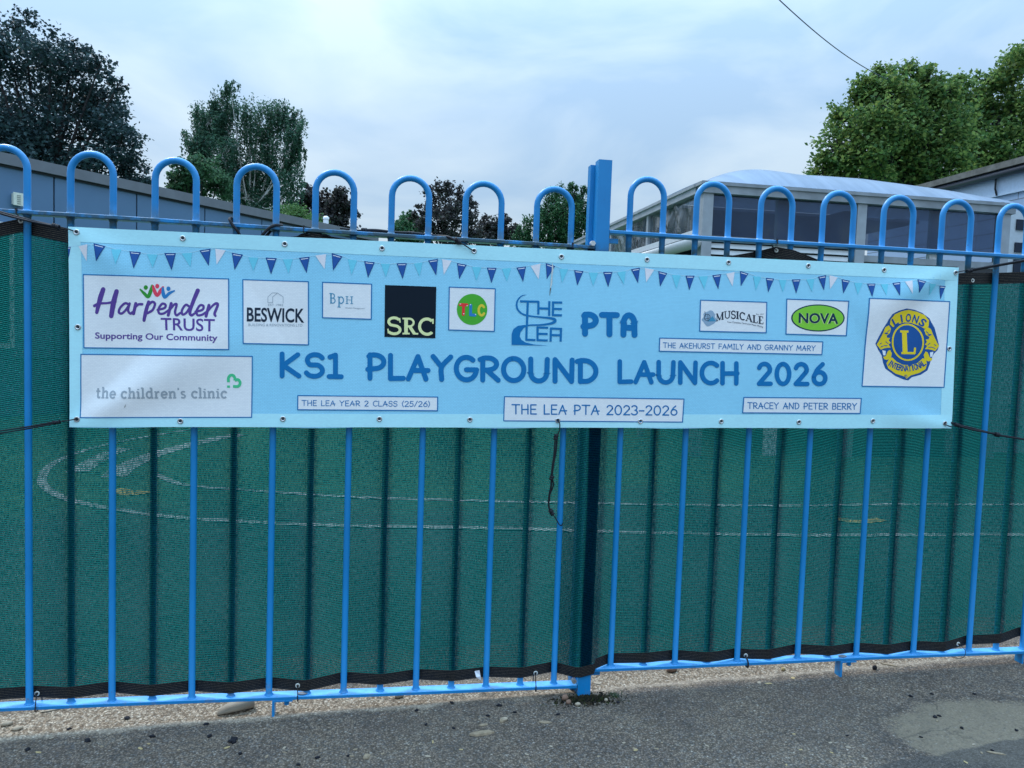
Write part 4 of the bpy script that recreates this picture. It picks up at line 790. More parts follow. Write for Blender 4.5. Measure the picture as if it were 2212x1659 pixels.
def arcword(text, cx, cy, r, a0, a1, h, mi, dn, up=True, bold=.03, wid=.72):
    n = len(text)
    for i, chx in enumerate(text):
        a = math.radians(a0+(a1-a0)*(i/(n-1))); tx, ty = (math.cos(a), -math.sin(a))
        ox, oy = cx+r*tx, cy+r*ty; ux, uy = (tx, ty) if up else (-tx, -ty); rx_, ry_ = (-uy, ux)
        w = h*(wid if chx not in 'I' else .22)
        q = [(ox-rx_*w/2+ux*h/2, oy-ry_*w/2+uy*h/2), (ox+rx_*w/2+ux*h/2, oy+ry_*w/2+uy*h/2), (ox+rx_*w/2-ux*h/2, oy+ry_*w/2-uy*h/2), (ox-rx_*w/2-ux*h/2, oy-ry_*w/2-uy*h/2)]
        sans(b, chx, q, dn, mi, k4, bold=bold)
arcword('LIONS', 1284, 1340, 203, 122, 54, 62, 0, .0019)
arcword('INTERNATIONAL', 1270, 1310, 232, 235, 305, 48, 0, .0019, up=False, bold=.03, wid=.56)
stroke(b, [k4(p) for p in ell((1262,1606), 11, 11, 16)], .9, .0019, 0)
sans(b, 'R', [(1257,1600),(1267,1600),(1267,1612),(1257,1612)], .0020, 0, k4)
serif(b, 'L', [(1218,1240),(1350,1242),(1350,1430),(1218,1428)], .0022, 1, k4, wk=1.05)
b.build('lettering', [LBLUE, YEL], pl)
# --- streak left by a bird
b = MB(); DROP = plain('bird_dropping', (.62, .64, .60), .7, .3, .2, 300)
stroke(b, [K(3)(p) for p in [(402,905),(404,950),(398,1000),(394,1060),(386,1110)]], [1.0,3.4,2.6,3.6,1.2], .0018, 0); stroke(b, [K(3)(p) for p in [(388,1105),(384,1130),(381,1160)]], [2.6,1.6,.8], .0019, 1)
b.build('bird_dropping', [DROP, plain('dropping_dark', (.16, .14, .11), .8)], banner)
b = MB(); stroke(b, [k5(p) for p in [(562,1240),(556,1258),(550,1268)]], [.6,1.6,.6], .0018, 0); b.build('smudge', plain('seed_husk', (.28, .27, .24), .8), banner)
# ------------------------------------------------------------------ cords
def cord(label, segs, knots, group='black elastic cords tying the banner', cat='cord', mat=CORD, name='elastic_cord'):
    b = MB()
    for pts, r in segs: b.tube(smooth_path(pts, 6), r, 8)
    for p, (rx, rz), ang in knots:                     # a knot is a few tight turns
        p = np.array(p); d = np.array((math.cos(ang), 0, math.sin(ang)))
        for k in range(4): b.torus(p+d*(k-1.5)*rx*.5, rz*.62, rz*.36, d+np.array((0, .25*(-1)**k, .1)), 14, 8)
        b.blob(p, rx*.8, rz*.75, rz*.75, 10, .1, tilt=-ang)
    return tag(b.build(name, mat, smooth=True), label, cat, group)
def a_(u, v, y): return tuple(at(u, v, y=y))
cord('black elastic cord pulling the top left corner of the banner to the left', [([a_(-60,437,-.045), a_(0,457.5,-.046), a_(60,474,-.046), a_(118,488,-.046)], .0028), ([a_(-60,440,-.05), a_(0,461,-.051), a_(60,477,-.051), a_(118,489,-.048)], .0028), ([a_(120,488.5,-.046), a_(145,494,-.044), a_(162,500,-.040), a_(167,502,-.034)], .0017)], [(a_(120,489,-.047), (.010, .0075), -.25)])
cord('black elastic cord pulling the top right corner of the banner to the right', [([a_(2064,589,-.036), a_(2076,586,-.044), a_(2092,584,-.046)], .0016), ([a_(2095,585,-.046), a_(2150,575,-.046), a_(2212,564,-.045), a_(2280,552,-.04)], .0034), ([a_(2095,583,-.049), a_(2150,573,-.05), a_(2212,562,-.049), a_(2280,549,-.04)], .003)], [(a_(2094,585,-.047), (.011, .007), .18)])
cord('black elastic cord pulling the bottom left corner of the banner to the left', [([a_(166,906,-.036), a_(158,906.5,-.043), a_(126,911.5,-.044)], .0016), ([a_(122,911,-.044), a_(60,922,-.044), a_(0,931,-.043), a_(-60,940,-.042)], .0022), ([a_(122,914,-.044), a_(60,926,-.045), a_(0,936,-.044), a_(-60,946,-.042)], .0022)], [(a_(121,912.5,-.045), (.011, .006), .15)])
cord('black elastic cord pulling the bottom right corner of the banner to the right', [([a_(2039.5,914,-.036), a_(2044,918,-.043), a_(2055,922,-.044)], .0019), ([a_(2051,911.5,-.030), a_(2066,917,-.04), a_(2100,925,-.042), a_(2154,939,-.042), a_(2212,949,-.04), a_(2290,962,-.035)], .0036), ([a_(2070,920,-.044), a_(2100,928,-.046), a_(2154,938,-.046)], .003)], [(a_(2067,918,-.043), (.010, .007), -.25), (a_(2154,939,-.045), (.009, .008), -.25)])
cord('loose black cord dangling below the banner beside the centre post', [([a_(1204.4,908,-.034), a_(1207.5,911,-.045), a_(1209.5,919,-.046), a_(1207.5,932,-.044), a_(1202,944,-.042)], .0018), ([a_(1199.5,947,-.043), a_(1196.5,985,-.042), a_(1192.5,1012,-.040), a_(1191,1032,-.038)], .0026), ([a_(1203.5,947,-.043), a_(1201,975,-.042), a_(1195.5,1005,-.041), a_(1192,1032,-.038)], .0026), ([a_(1191.5,1032,-.036), a_(1190.5,1050,-.034), a_(1186.5,1070,-.030), a_(1185.5,1094,-.028), a_(1191,1106,-.028)], .0030), ([a_(1192,1034,-.036), a_(1195.6,1045,-.036), a_(1193,1056,-.034), a_(1188,1068,-.031), a_(1187,1082,-.030)], .0024), ([a_(1192,1108,-.028), a_(1201,1121,-.024), a_(1209,1134,-.020), a_(1214.6,1134,-.014), a_(1214.6,1130,-.004)], .0017)], [(a_(1201,944.5,-.043), (.009, .0075), 1.45), (a_(1191.7,1032.5,-.038), (.006, .0075), 1.3), (a_(1191.5,1107,-.029), (.010, .0075), -1.0)])
cord('thick black elastic cord lying along the left top rail and tied to the banner', [([a_(735,493,.03), a_(758,496,.026), a_(775,497.5,.018), a_(787,497,.016)], .0024), ([a_(787,497,.0165), a_(815,497.5,.017), a_(853,502,.017), a_(887,503.4,.0165), a_(920.8,507,.0165), a_(950,511,.014)], .0042), ([a_(789,501,.0165), a_(815,502,.017), a_(853,506,.017), a_(887,508,.0165), a_(920.8,511,.0165), a_(958,513,.010)], .0036), ([a_(945,510,.015), a_(966,511.5,-.018), a_(982,518,-.034), a_(992,522,-.038)], .0042), ([a_(992,523,-.040), a_(1006,531,-.043), a_(1018,539,-.041), a_(1024,542,-.034)], .0019), ([a_(992,519,-.038), a_(1003,522,-.036), a_(1010,528,-.036)], .0012)], [(a_(787,498,.0165), (.008, .0085), 0), (a_(887,505,.0165), (.008, .0080), -.1), (a_(988.5,520.5,-.038), (.011, .0075), -.6)])
for lab, pts in (('dark rope loop over the left top rail, left of the birch tree trunk', [a_(520,512,-.018), a_(513,499,-.025), a_(503,487,-.0275), a_(497,477,-.024), a_(496,472.5,-.01), a_(500,471.5,.006), a_(504,477,.026), a_(506,492,.026), a_(512,508,.015)]), ('dark rope loop over the left top rail, right of the birch tree trunk', [a_(563,514,-.018), a_(571,503,-.025), a_(583,491.5,-.0275), a_(594,486.6,-.020), a_(605,487.4,-.014), a_(609,487,.006), a_(606,486.5,.026), a_(590,494,.026), a_(575,510,.015)])):
    b = MB(); b.tube(smooth_path(pts, 6), .0042, 8); tag(b.build('rope_tie', ROPE, smooth=True), lab, 'rope', 'dark rope loops over the top rail')
b = MB()
for k, (u, v) in enumerate([(655,507),(668,503),(684,504),(700,508)]): b.tube(smooth_path([a_(u-12, v+5, .004-.003*k), a_(u, v-1, -.002-.003*k), a_(u+14, v+4, .002)], 4), .0028, 6)
tag(b.build('rope_tie', ROPE, smooth=True), 'small bundle of dark rope under the left top rail, at the netting peak', 'rope')
# ------------------------------------------------------------------ left building
VPD = ray(1955, 757); VPD = np.array([VPD[0], VPD[1], 0]); VPD /= np.linalg.norm(VPD); VPN = np.array([VPD[1], -VPD[0], 0])   # along the wall / out of the wall towards us
if VPN @ (CAM-at(116, 355, d=9.9)) < 0: VPN = -VPN
P0 = at(116.7, 355, d=9.9); HB = float(P0[2]); P0[2] = 0
CLAD = plain('grey_blue_cladding', (.085, .160, .270), .45, .4, .04, 3); SEAM = plain('dark_seam', (.02, .022, .028), .7); CAP = plain('grey_roof_trim', (.135, .14, .16), .5, .4, .1, 6)
bl = tag(empty('school_building', tuple(P0)), 'low flat roofed building clad in grey blue panels under the dark tree', 'building')
def ob(b, s0, s1, n0, n1, z0, z1, mi=0):   # box in wall coordinates: s along, n outwards, z up
    b.obox(P0+VPD*s0+VPN*n0+np.array((0, 0, z0)), VPD*(s1-s0), VPN*(n1-n0), (0, 0, z1-z0), mi)
S1 = 6.75
b = MB(); ob(b, -4.8, S1, -4.5, -.02, -.2, HB-.02); b.build('wall', CLAD, bl)
for k in range(-4, 6):
    if k == 5: a, c = 6.0, S1
    else: a, c = 1.2*k, 1.2*(k+1)
    b = MB(); ob(b, a+.011, c-.011, -.02, 0, .62, HB-.16); ob(b, a+.011, c-.011, -.02, 0, -.1, .60); b.build('cladding_panel', CLAD, bl)
b = MB(); ob(b, -4.8, S1, -.022, -.018, .0, HB-.1); b.build('seam_backing', SEAM, bl)
b = MB(); ob(b, -4.86, S1+.05, -4.55, .05, HB-.135, HB); o = b.build('roof_trim', CAP, bl)
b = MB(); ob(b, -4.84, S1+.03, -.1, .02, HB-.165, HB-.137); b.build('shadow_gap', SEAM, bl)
p = at(34.5, 431, d=9.2); ps = float((p-P0) @ VPD); pz = HB-(355-0)*0
def wallpt(u, v):
    r = ray(u, v); t = ((P0-CAM) @ VPN)/(r @ VPN); q = CAM+r*t; return float((q-P0) @ VPD), float(q[2])
s0_, z0_ = wallpt(25, 441); s1_, z1_ = wallpt(44, 421)
b = MB(); ob(b, s0_, s1_, 0, .05, z0_, z1_); ob(b, s0_-.012, s1_+.012, .05, .062, z0_-.012, z1_+.012)
vt = b.build('wall_vent', plain('cream_plastic', (.62, .62, .54), .5), bl); b = MB()
for k in range(5): ob(b, s0_+.03, s1_-.03, .062, .066, z0_+(z1_-z0_)*(k+.3)/5.4, z0_+(z1_-z0_)*(k+.75)/5.4)
b.build('grille', plain('grille_grey', (.30, .30, .27), .6), vt)
# white window beneath, seen left of the netting peak
sw, zw = wallpt(26, 483)
b = MB(); ob(b, sw-2.3, sw, 0, .04, .75, zw); wn = b.build('window', plain('window_white', (.62, .64, .66), .4), bl)
b = MB(); ob(b, sw-2.24, sw-1.2, .04, .045, .82, zw-.07); ob(b, sw-1.1, sw-.06, .04, .045, .82, zw-.07); b.build('pane', plain('window_glass', (.02, .03, .04), .08, .6), wn)
base = at(704, 484, d=16.4); zt0 = float(at(704, 467, d=16.4)[2]); base[2] = HB
up_ = lambda z: base+np.array((0, 0, z-HB))
b = MB(); b.tube([up_(HB-.05), up_(zt0-.07), up_(zt0-.065), up_(zt0-.03), up_(zt0)], [.058, .058, .068, .066, .03], 14)
vp = b.build('vent_cowl', plain('white_plastic', (.72, .74, .76), .4), bl, smooth=False)
# ------------------------------------------------------------------ glazed canopy
EV = 2.62; cc = at(1522, 392, z=EV); YC = float(cc[1]); XC0 = float(cc[0]); XC1 = float(at(2177, 444, y=YC)[0])
print('CANOPY', XC0, XC1, YC, 'HB', HB)
YE = YC+7.2
ALU = plain('dull_aluminium', (.31, .33, .36), .45, .5, .12, 8, .25); ALUD = plain('dirty_aluminium', (.25, .265, .285), .55, .4, .25, 5, .2)
def m_tint():
    m = Mat('smoky_polycarbonate'); c = m.ramp(m.noise(1.3, 4, .6, dist=1.0), [(0.3, (.014, .026, .058)), (0.6, (.03, .05, .095)), (0.8, (.09, .10, .115))])
    m.col(c).rough(m.ramp(m.noise(3), [(.3, .12), (.7, .3)]), .5); tr = N(m.t, 'ShaderNodeBsdfTransparent'); tr.inputs[0].default_value = (.72, .82, .95, 1)
    b = N(m.t, 'ShaderNodeMixShader'); b.inputs[0].default_value = .42; m.link(m.b.outputs[0], b.inputs[1]); m.link(tr.outputs[0], b.inputs[2]); m.link(b.outputs[0], m.o.inputs[0]); return m.m
TINT = m_tint()
def m_pvc():
    m = Mat('clear_pvc_curtain'); m.col((.10, .115, .13)).rough(.05, 1.0); tr = N(m.t, 'ShaderNodeBsdfTransparent'); tr.inputs[0].default_value = (.82, .86, .9, 1)
    m.bump(m.noise(3.2, 2, .4, dist=1.2, stretch=(1, 1.6, .45)), 1.0, .12)
    b = N(m.t, 'ShaderNodeMixShader'); b.inputs[0].default_value = .38; m.link(m.b.outputs[0], b.inputs[1]); m.link(tr.outputs[0], b.inputs[2]); m.link(b.outputs[0], m.o.inputs[0]); return m.m
PVC = m_pvc()
def m_roof():
    m = Mat('translucent_roof_sheet'); st = m.noise(1.0, 5, .65, stretch=(5, .35, 1)); c = m.ramp(st, [(0.3, (.15, .21, .29)), (0.55, (.23, .30, .40)), (0.75, (.30, .38, .48))])
    m.col(c).rough(.35, .5); tl = N(m.t, 'ShaderNodeBsdfTranslucent'); m.link(c, tl.inputs[0]); b = N(m.t, 'ShaderNodeMixShader'); b.inputs[0].default_value = .3
    m.link(m.b.outputs[0], b.inputs[1]); m.link(tl.outputs[0], b.inputs[2]); m.link(b.outputs[0], m.o.inputs[0]); return m.m
cn = tag(empty('canopy', (XC0, YC, gz(3))), 'glazed walkway canopy with smoky panels, grey frame and curved translucent roof', 'canopy')
zf = lambda v: float(at(1522, v, y=YC)[2])
FB = zf(416); PB = zf(507); TB = zf(518)
posts = [XC0+.05, float(at(1865, 430, y=YC)[0]), XC1]
for x in posts:
    b = MB(); b.box((x-.05, YC+.003, gz(x)-.1), (x+.05, YC+.10, FB-.002)); b.build('frame_post', ALU, cn)
b = MB(); b.box((XC0-.02, YC-.02, FB), (XC1+.08, YC+.12, EV-.03)); b.box((XC0-.04, YC-.035, EV-.03), (XC1+.10, YC+.13, EV)); b.build('front_fascia', ALUD, cn)
b = MB(); b.box((XC0-.03, YC+.13, FB+.01), (XC0+.09, YE, EV-.03)); b.box((XC0-.045, YC+.131, EV-.03), (XC0+.10, YE, EV-.001)); b.build('side_fascia', ALU, cn)
for i in range(2):
    a, c = posts[i]+.053, posts[i+1]-.053
    b = MB(); b.box((a, YC+.04, PB), (c, YC+.046, FB-.003)); b.build('smoky_panel', TINT, cn)
    b = MB(); b.box((a, YC+.02, TB), (c, YC+.08, PB-.002)); t_ = b.build('transom', ALU, cn)
    for k in range(6):
        x = a+(c-a)*(k+.5)/6; b = MB(); b.tube([(x, YC+.019, (TB+PB)/2), (x, YC+.013, (TB+PB)/2)], .012, 8); b.build('rivet', ALUD, t_)
    if i == 0:
        b = MB(); z = TB-.012
        while z > .7: b.obox((a, YC+.03, z-.052), (c-a, 0, 0), (0, .03, .0), (0, .018, .046)); z -= .062
        b.build('louvre_blind', plain('off_white_slats', (.50, .51, .52), .45, .4, .1, 5), cn)
    else:
        b = MB(); b.box((a, YC+.045, gz(a)), (c, YC+.05, TB-.12)); b.build('dark_door_glass', plain('door_glass', (.015, .018, .024), .12, .6), cn)
        b = MB(); b.box((a, YC+.025, TB-.117), (c, YC+.07, TB-.055)); b.box((a+(c-a)*.70, YC+.02, gz(a)), (a+(c-a)*.76, YC+.06, TB-.118)); b.build('door_frame', ALUD, cn)
for x in (float(at(1690, 470, y=YC+.10)[0]), float(at(2022, 470, y=YC+.10)[0])):
    b = MB(); b.box((x-.065, YC+.075, gz(x)-.1), (x+.065, YC+.125, FB-.004)); b.build('inner_post', plain('pale_frame', (.80, .81, .82), .5), cn)
b = MB(); b.box((XC0+.2, YC+2.6, -.1), (XC1+.2, YC+2.75, EV-.05)); b.build('back_wall', plain('dark_interior', (.025, .03, .04), .8, .2, .3, 2), cn)
b = MB(); b.box((XC0+1.9, YC+.7, -.1), (XC0+2.0, YE-.1, EV-.05)); b.build('added_curtain_backing', plain('added_dark_curtain_backing', (.03, .035, .045), .8, .2, .4, 1.5), cn)  # added dark sheet behind the clear curtain, giving it a shaded interior
# side: rolling clear curtain in framed lengths
sy = np.linspace(YC+.12, YE-.05, 6); ztr = float(at(1491, 508, x=XC0+.02)[2])
for i in range(5):
    b = MB(); vs = []; nu, nv = 30, 8
    for j in range(nv+1):
        for k in range(nu+1):
            y = sy[i]+.03+(sy[i+1]-sy[i]-.06)*k/nu; z = ztr+.03+(FB-.0-ztr-.03)*j/nv; vs.append((XC0+.022+.020*math.sin(k*.9+i*2+math.sin(j*.5+i)*1.4)*math.sin(math.pi*k/nu), y, z))
    b.add(vs, [(j*(nu+1)+k, j*(nu+1)+k+1, (j+1)*(nu+1)+k+1, (j+1)*(nu+1)+k) for j in range(nv) for k in range(nu)]); b.build('clear_curtain', PVC, cn, smooth=True)
    b = MB(); b.box((XC0-.005, sy[i+1]-.03, gz(3)-.1), (XC0+.05, sy[i+1]+.03, FB+.008)); b.build('side_post', ALU, cn)
b = MB(); b.box((XC0-.008, YC+.105, ztr-.03), (XC0+.052, YE, ztr+.03)); b.build('side_rail', plain('pale_rail', (.50, .52, .54), .45), cn)
zt2 = float(at(1505, 523, x=XC0-.06)[2]); b = MB(); b.tube([(XC0-.06, YC+.0, zt2), (XC0-.06, YE, zt2)], .055, 14); b.build('roller_tube', plain('cream_roller', (.40, .40, .39), .35, .5), cn, smooth=True)
# barrel roof whose crest rises where the picture shows it
rid = [(1515,392),(1530.6,387.6),(1561,376.7),(1596,370.2),(1626.5,369.3),(1661.5,373.2),(1705,381),(1762,383.7),(1836,389),(1923,400.7),(2010.5,413.8),(2119.5,437.8),(2180,446)]
YR = YC+.6; rq = np.array([at(u, v, y=YR)[[0, 2]] for u, v in rid]); rq = np.concatenate([[[XC0-.03, EV], [XC0+.16, EV+.02]], rq[rq[:, 0] > XC0+.2]]); xs_ = np.linspace(XC0-.03, XC1+.06, 60); zr_ = np.interp(xs_, rq[:, 0], rq[:, 1]); kk = np.exp(-.5*(np.arange(-3, 4)/.8)**2); kk /= kk.sum(); zr_ = np.convolve(np.pad(zr_, 3, 'edge'), kk, 'valid')
b = MB(); ny = 20; vs = []
for j in range(ny+1):
    t = j/ny*2; y = YC-.03+(YR-YC+.03)*t
    for x, z in zip(xs_, zr_): vs.append((x, y, EV+.004+(max(z, EV+.01)-EV)*math.sin(min(t, 2-t)*math.pi/2)**.9))
nn = len(xs_); b.add(vs, [(j*nn+i, j*nn+i+1, (j+1)*nn+i+1, (j+1)*nn+i) for j in range(ny) for i in range(nn-1)]); b.build('barrel_roof', m_roof(), cn, smooth=True)
b = MB(); b.box((XC0+.1, YR+.7, EV-.02), (XC1, YE, EV+.01)); b.build('flat_roof', CAP, cn)
# ------------------------------------------------------------------ right building
RX = float(at(2212, 350.5, z=3.5)[0]); ZRB = 3.5; y_a, y_b = float(at(2212, 350.5, z=3.5)[1])-3.2, float(at(1990, 402, x=RX)[1])+1.2
def m_weatherboard():
    m = Mat('pale_blue_boarding'); sp = N(m.t, 'ShaderNodeSeparateXYZ'); m.link(m.tc(), sp.inputs[0]); cb = N(m.t, 'ShaderNodeCombineXYZ'); m.link(sp.outputs['Y'], cb.inputs[0]); m.link(sp.outputs['Z'], cb.inputs[1])
    br = N(m.t, 'ShaderNodeTexBrick'); setin(br, Scale=1.0, Mortar_Size=.006, Brick_Width=1.3, Row_Height=.19); br.inputs['Color1'].default_value = (.27, .38, .54, 1); br.inputs['Color2'].default_value = (.30, .41, .57, 1); br.inputs['Mortar'].default_value = (.12, .14, .18, 1)
    m.link(cb.outputs[0], br.inputs['Vector']); m.col(br.outputs['Color']).rough(.5, .4).bump(br.outputs['Fac'], -.4, .005); return m.m
rb = tag(empty('classroom_building', (RX, y_a, gz(4))), 'pale blue boarded building with a dark sloping gutter line beside the right tree', 'building')
b = MB(); b.box((RX, y_a, -.2), (RX+5, y_b, ZRB-.36)); b.build('wall', m_weatherboard(), rb)
b = MB(); b.box((RX-.03, y_a-.02, ZRB-.36), (RX+.03, y_b+.02, ZRB-.12)); b.build('white_fascia', plain('fascia_white', (.48, .60, .76), .4, .4), rb)
b = MB(); b.box((RX-.16, y_a-.05, ZRB-.05), (RX+5.1, y_b+.05, ZRB+.03)); b.build('roof_edge', plain('mossy_felt', (.13, .13, .12), .9, .2, .3, 9), rb)
b = MB(); b.tube([(RX-.10, y_a-.05, ZRB-.10), (RX-.10, y_b+.05, ZRB-.10)], .048, 10); b.build('gutter', plain('dark_gutter', (.025, .03, .045), .4, .4), rb, smooth=True)
b = MB(); p = at(2150, 405, x=RX-.06); b.tube([p+np.array((0, 0, .12)), p+np.array((0, 0, -.02)), p+np.array((.03, 0, -.10))], .012, 6); b.build('gutter_bracket', plain('bracket_dark', (.02, .022, .03), .5), rb)
# slatted white gate behind the canopy end
gx0, gz0_ = float(at(2183, 470, y=YC+.4)[0]), 0
lg = tag(empty('louvred_door', (gx0+.5, YC+.4, gz(5))), 'white louvred door beside the right end of the canopy', 'door')
b = MB(); b.box((gx0, YC+.40, gz(4)-.05), (gx0+1.1, YC+.44, float(at(2190, 455, y=YC+.4)[2]))); b.build('door_panel', plain('door_white', (.52, .55, .58), .4), lg)
b = MB()
for (v0, v1) in ((474, 497), (524, 545), (556, 590)): b.box((gx0+.07, YC+.385, float(at(2195, v1, y=YC+.4)[2])), (gx0+1.0, YC+.399, float(at(2195, v0, y=YC+.4)[2])))
b.build('dark_pane', plain('pane_black', (.015, .018, .03), .15, .5), lg)
# ------------------------------------------------------------------ trees
def m_leaf(name, cols, trans=.35, rough=.55):
    m = Mat(name); g = N(m.t, 'ShaderNodeNewGeometry'); c = m.ramp(g.outputs['Random Per Island'], [(i/(len(cols)-1), c) for i, c in enumerate(cols)])
    m.col(c).rough(rough, .12); tl = N(m.t, 'ShaderNodeBsdfTranslucent'); m.link(c, tl.inputs[0]); b = N(m.t, 'ShaderNodeMixShader'); b.inputs[0].default_value = trans
    m.link(m.b.outputs[0], b.inputs[1]); m.link(tl.outputs[0], b.inputs[2]); m.link(b.outputs[0], m.o.inputs[0]); return m.m
BARK = plain('bark', (.035, .032, .032), .9, .1, .4, 25); BIRCHBARK = plain('birch_bark', (.42, .40, .37), .8, .2, .35, 12)
def leafmesh(name, cen, size, mat, parent, droop=0.0, asp=.6):
    n = len(cen); nr = RNG.normal(size=(n, 3)); nr[:, 2] = np.abs(nr[:, 2])+.35; nr /= np.linalg.norm(nr, axis=1)[:, None]
    t = RNG.normal(size=(n, 3)); t[:, 2] -= droop; t -= nr*(t*nr).sum(1)[:, None]; t /= np.linalg.norm(t, axis=1)[:, None]; bt = np.cross(nr, t)
    s = (size*RNG.uniform(.6, 1.3, n))[:, None]
    V = np.stack([cen-t*s*.5, cen+bt*s*asp*.5+nr*s*.08, cen+t*s*.5, cen-bt*s*asp*.5+nr*s*.08], 1).reshape(-1, 3)
    off = np.zeros(3); r = parent
    while r is not None: off += np.array(r.location); r = r.parent
    V = (V-off).astype(np.float32); me = bpy.data.meshes.new(name); me.vertices.add(4*n); me.vertices.foreach_set('co', V.ravel()); me.loops.add(4*n); me.loops.foreach_set('vertex_index', np.arange(4*n, dtype=np.int32))
    me.polygons.add(n); me.polygons.foreach_set('loop_start', np.arange(0, 4*n, 4, dtype=np.int32)); me.materials.append(mat); me.update(calc_edges=True); me.validate()
    o = bpy.data.objects.new(name, me); C.objects.link(o); o.parent = parent; return o
def tree(label, D, clumps, trunk_u, n, leaf, mat, bark=BARK, mode='round', name='broadleaf_tree', spread=.45, sub=26, trunk_r=.22, group=None, seed=0, sig=.20):
    rg = np.random.default_rng(100+seed); Cs = []; Rs = []
    for (u, v, r) in clumps:
        R = r*D/F; Cs.append(at(u, v, d=D+rg.uniform(-spread, spread)*min(4, 2.2*R))); Rs.append(R)
    Rs = np.array(Rs); base = at(trunk_u, 700, d=D); base[2] = gz(base[0])-.1
    root = tag(empty(name, tuple(base)), label, 'tree', group)
    tot = (Rs**2).sum(); pts = []; tips = []
    for c, R in zip(Cs, Rs):
        k = max(5, int(sub*(R/Rs.max())**1.2)+4); m = max(30, int(n*R*R/tot)); d = rg.normal(size=(k, 3)); d /= np.linalg.norm(d, axis=1)[:, None]
        sc_ = c+d*R*rg.uniform(.45, .98, (k, 1))*np.array([1, 1, .92]); w = rg.integers(0, k, m)
        if mode == 'weep':
            q = sc_[w]+rg.normal(size=(m, 3))*R*.10; fall = rg.exponential(R*.34, m); q[:, 2] -= np.minimum(fall, R*1.1)-R*.15
            hang = rg.random(m) < .5                       # twigs that hang straight down as strands
            j = rg.normal(size=(m, 3))*np.array([.025, .025, .03]); Ls = R*(.5+1.1*((w*37) % 11)/11.0)
            q = np.where(hang[:, None], sc_[w]+j-np.stack([np.zeros(m), np.zeros(m), rg.random(m)*Ls], 1), q)
        else:
            q = sc_[w]+rg.normal(size=(m, 3))*R*sig*np.array([1, 1, .75])
        pts.append(q); tips += [(c, sc_[i]) for i in range(0, k, 3)]
    pts = np.concatenate(pts)
    crown = leafmesh('crown', pts, leaf, mat, root, droop=1.6 if mode == 'weep' else .2, asp=.45 if mode == 'weep' else .68)
    b = MB(); top = np.mean(Cs, 0); hmid = np.array([base[0]*.5+top[0]*.5, base[1]*.5+top[1]*.5, base[2]+(top[2]-base[2])*.55])
    b.tube(smooth_path([base, (base*2+hmid)/3+np.array((.05, 0, 0)), hmid, top], 5), np.linspace(trunk_r, trunk_r*.35, 16), 10)
    for c in Cs: b.tube(smooth_path([hmid+(top-hmid)*rg.uniform(0, .5), (hmid+c)/2+np.array((0, 0, .15)), c], 4), np.linspace(trunk_r*.38, trunk_r*.12, 9), 6)
    for c, t in tips: b.tube([c, (c+t)/2+rg.normal(size=3)*.05, t], [trunk_r*.13, trunk_r*.09, .006], 5)
    b.build('trunk', bark, root, smooth=True); return root
DK = m_leaf('dark_leaves', [(.018, .038, .042), (.030, .058, .060), (.044, .080, .074), (.036, .060, .074)], .30)
BI = m_leaf('birch_leaves', [(.030, .080, .060), (.050, .120, .078), (.080, .160, .090), (.045, .10, .078)], .38)
CB = m_leaf('copper_leaves', [(.028, .030, .034), (.044, .040, .044), (.068, .060, .056), (.040, .056, .046)], .3)
GR = m_leaf('green_leaves', [(.020, .070, .040), (.035, .105, .045), (.065, .150, .060), (.03, .085, .05)], .35)
YG = m_leaf('lime_leaves', [(.045, .105, .036), (.090, .17, .046), (.23, .30, .075), (.065, .13, .05)], .45)
SG = m_leaf('soft_green_leaves', [(.040, .095, .055), (.060, .135, .070), (.09, .18, .085), (.05, .11, .065)], .4)
HG = m_leaf('hedge_leaves', [(.045, .110, .035), (.075, .160, .050), (.12, .22, .075)], .4)
tree('very large dark leaved tree behind the grey blue building at the left', 21.5, [(-120,150,120),(-30,80,62),(52,52,34),(20,120,75),(110,130,66),(160,105,32),(160,190,80),(212,150,34),(215,215,58),(255,185,22),(60,250,125),(175,300,98),(245,265,48),(262,310,48),(285,350,44),(305,390,34),(215,385,75),(-90,330,140),(90,380,110),(10,330,110),(270,420,55),(140,430,90)], 60, 46000, .118, DK, trunk_r=.17, seed=1, name='maple_tree', sub=44)
tree('tall weeping birch with hanging twigs above the flat roof', 25, [(498,190,20),(480,225,36),(440,250,34),(418,300,30),(640,262,30),(452,262,46),(500,262,62),(560,255,52),(610,258,42),(640,288,28),(430,310,34),(480,330,60),(545,330,70),(610,325,50),(645,330,24),(500,395,55),(570,400,60),(630,390,36),(545,438,44),(606,436,34)], 540, 44000, .105, BI, BIRCHBARK, 'weep', 'birch_tree', trunk_r=.085, seed=2, sub=52)
tree('small light green tree at the left foot of the birch', 23, [(372,388,20),(400,372,30),(440,362,36),(420,410,40),(470,400,34),(380,415,26)], 425, 6500, .10, SG, trunk_r=.10, seed=3, name='small_tree')
tree('rounded light green bush rising over the flat roof right of the birch', 20, [(622,462,26),(650,470,26),(678,486,24),(600,470,28),(640,500,30),(690,500,18)], 645, 5200, .07, HG, trunk_r=.08, seed=4, name='rounded_bush', sub=34, sig=.26)
tree('dark copper leaved tree seen through the fifth railing hoop', 28, [(668,424,26),(700,440,34),(735,432,28),(752,458,22),(690,478,40),(740,490,36),(650,450,24)], 706, 6000, .15, CB, trunk_r=.18, seed=5, name='copper_beech', group='copper leaved trees')
tree('airy copper leaved tree with open branches between the sixth and seventh hoops', 30, [(935,418,20),(962,408,24),(990,420,24),(1015,440,20),(950,448,32),(990,460,34),(930,470,28),(965,492,42),(1012,470,22),(915,490,26),(1000,510,36),(905,455,14),(893,470,12)], 965, 6600, .13, CB, trunk_r=.17, seed=6, name='copper_beech', group='copper leaved trees', sub=18)
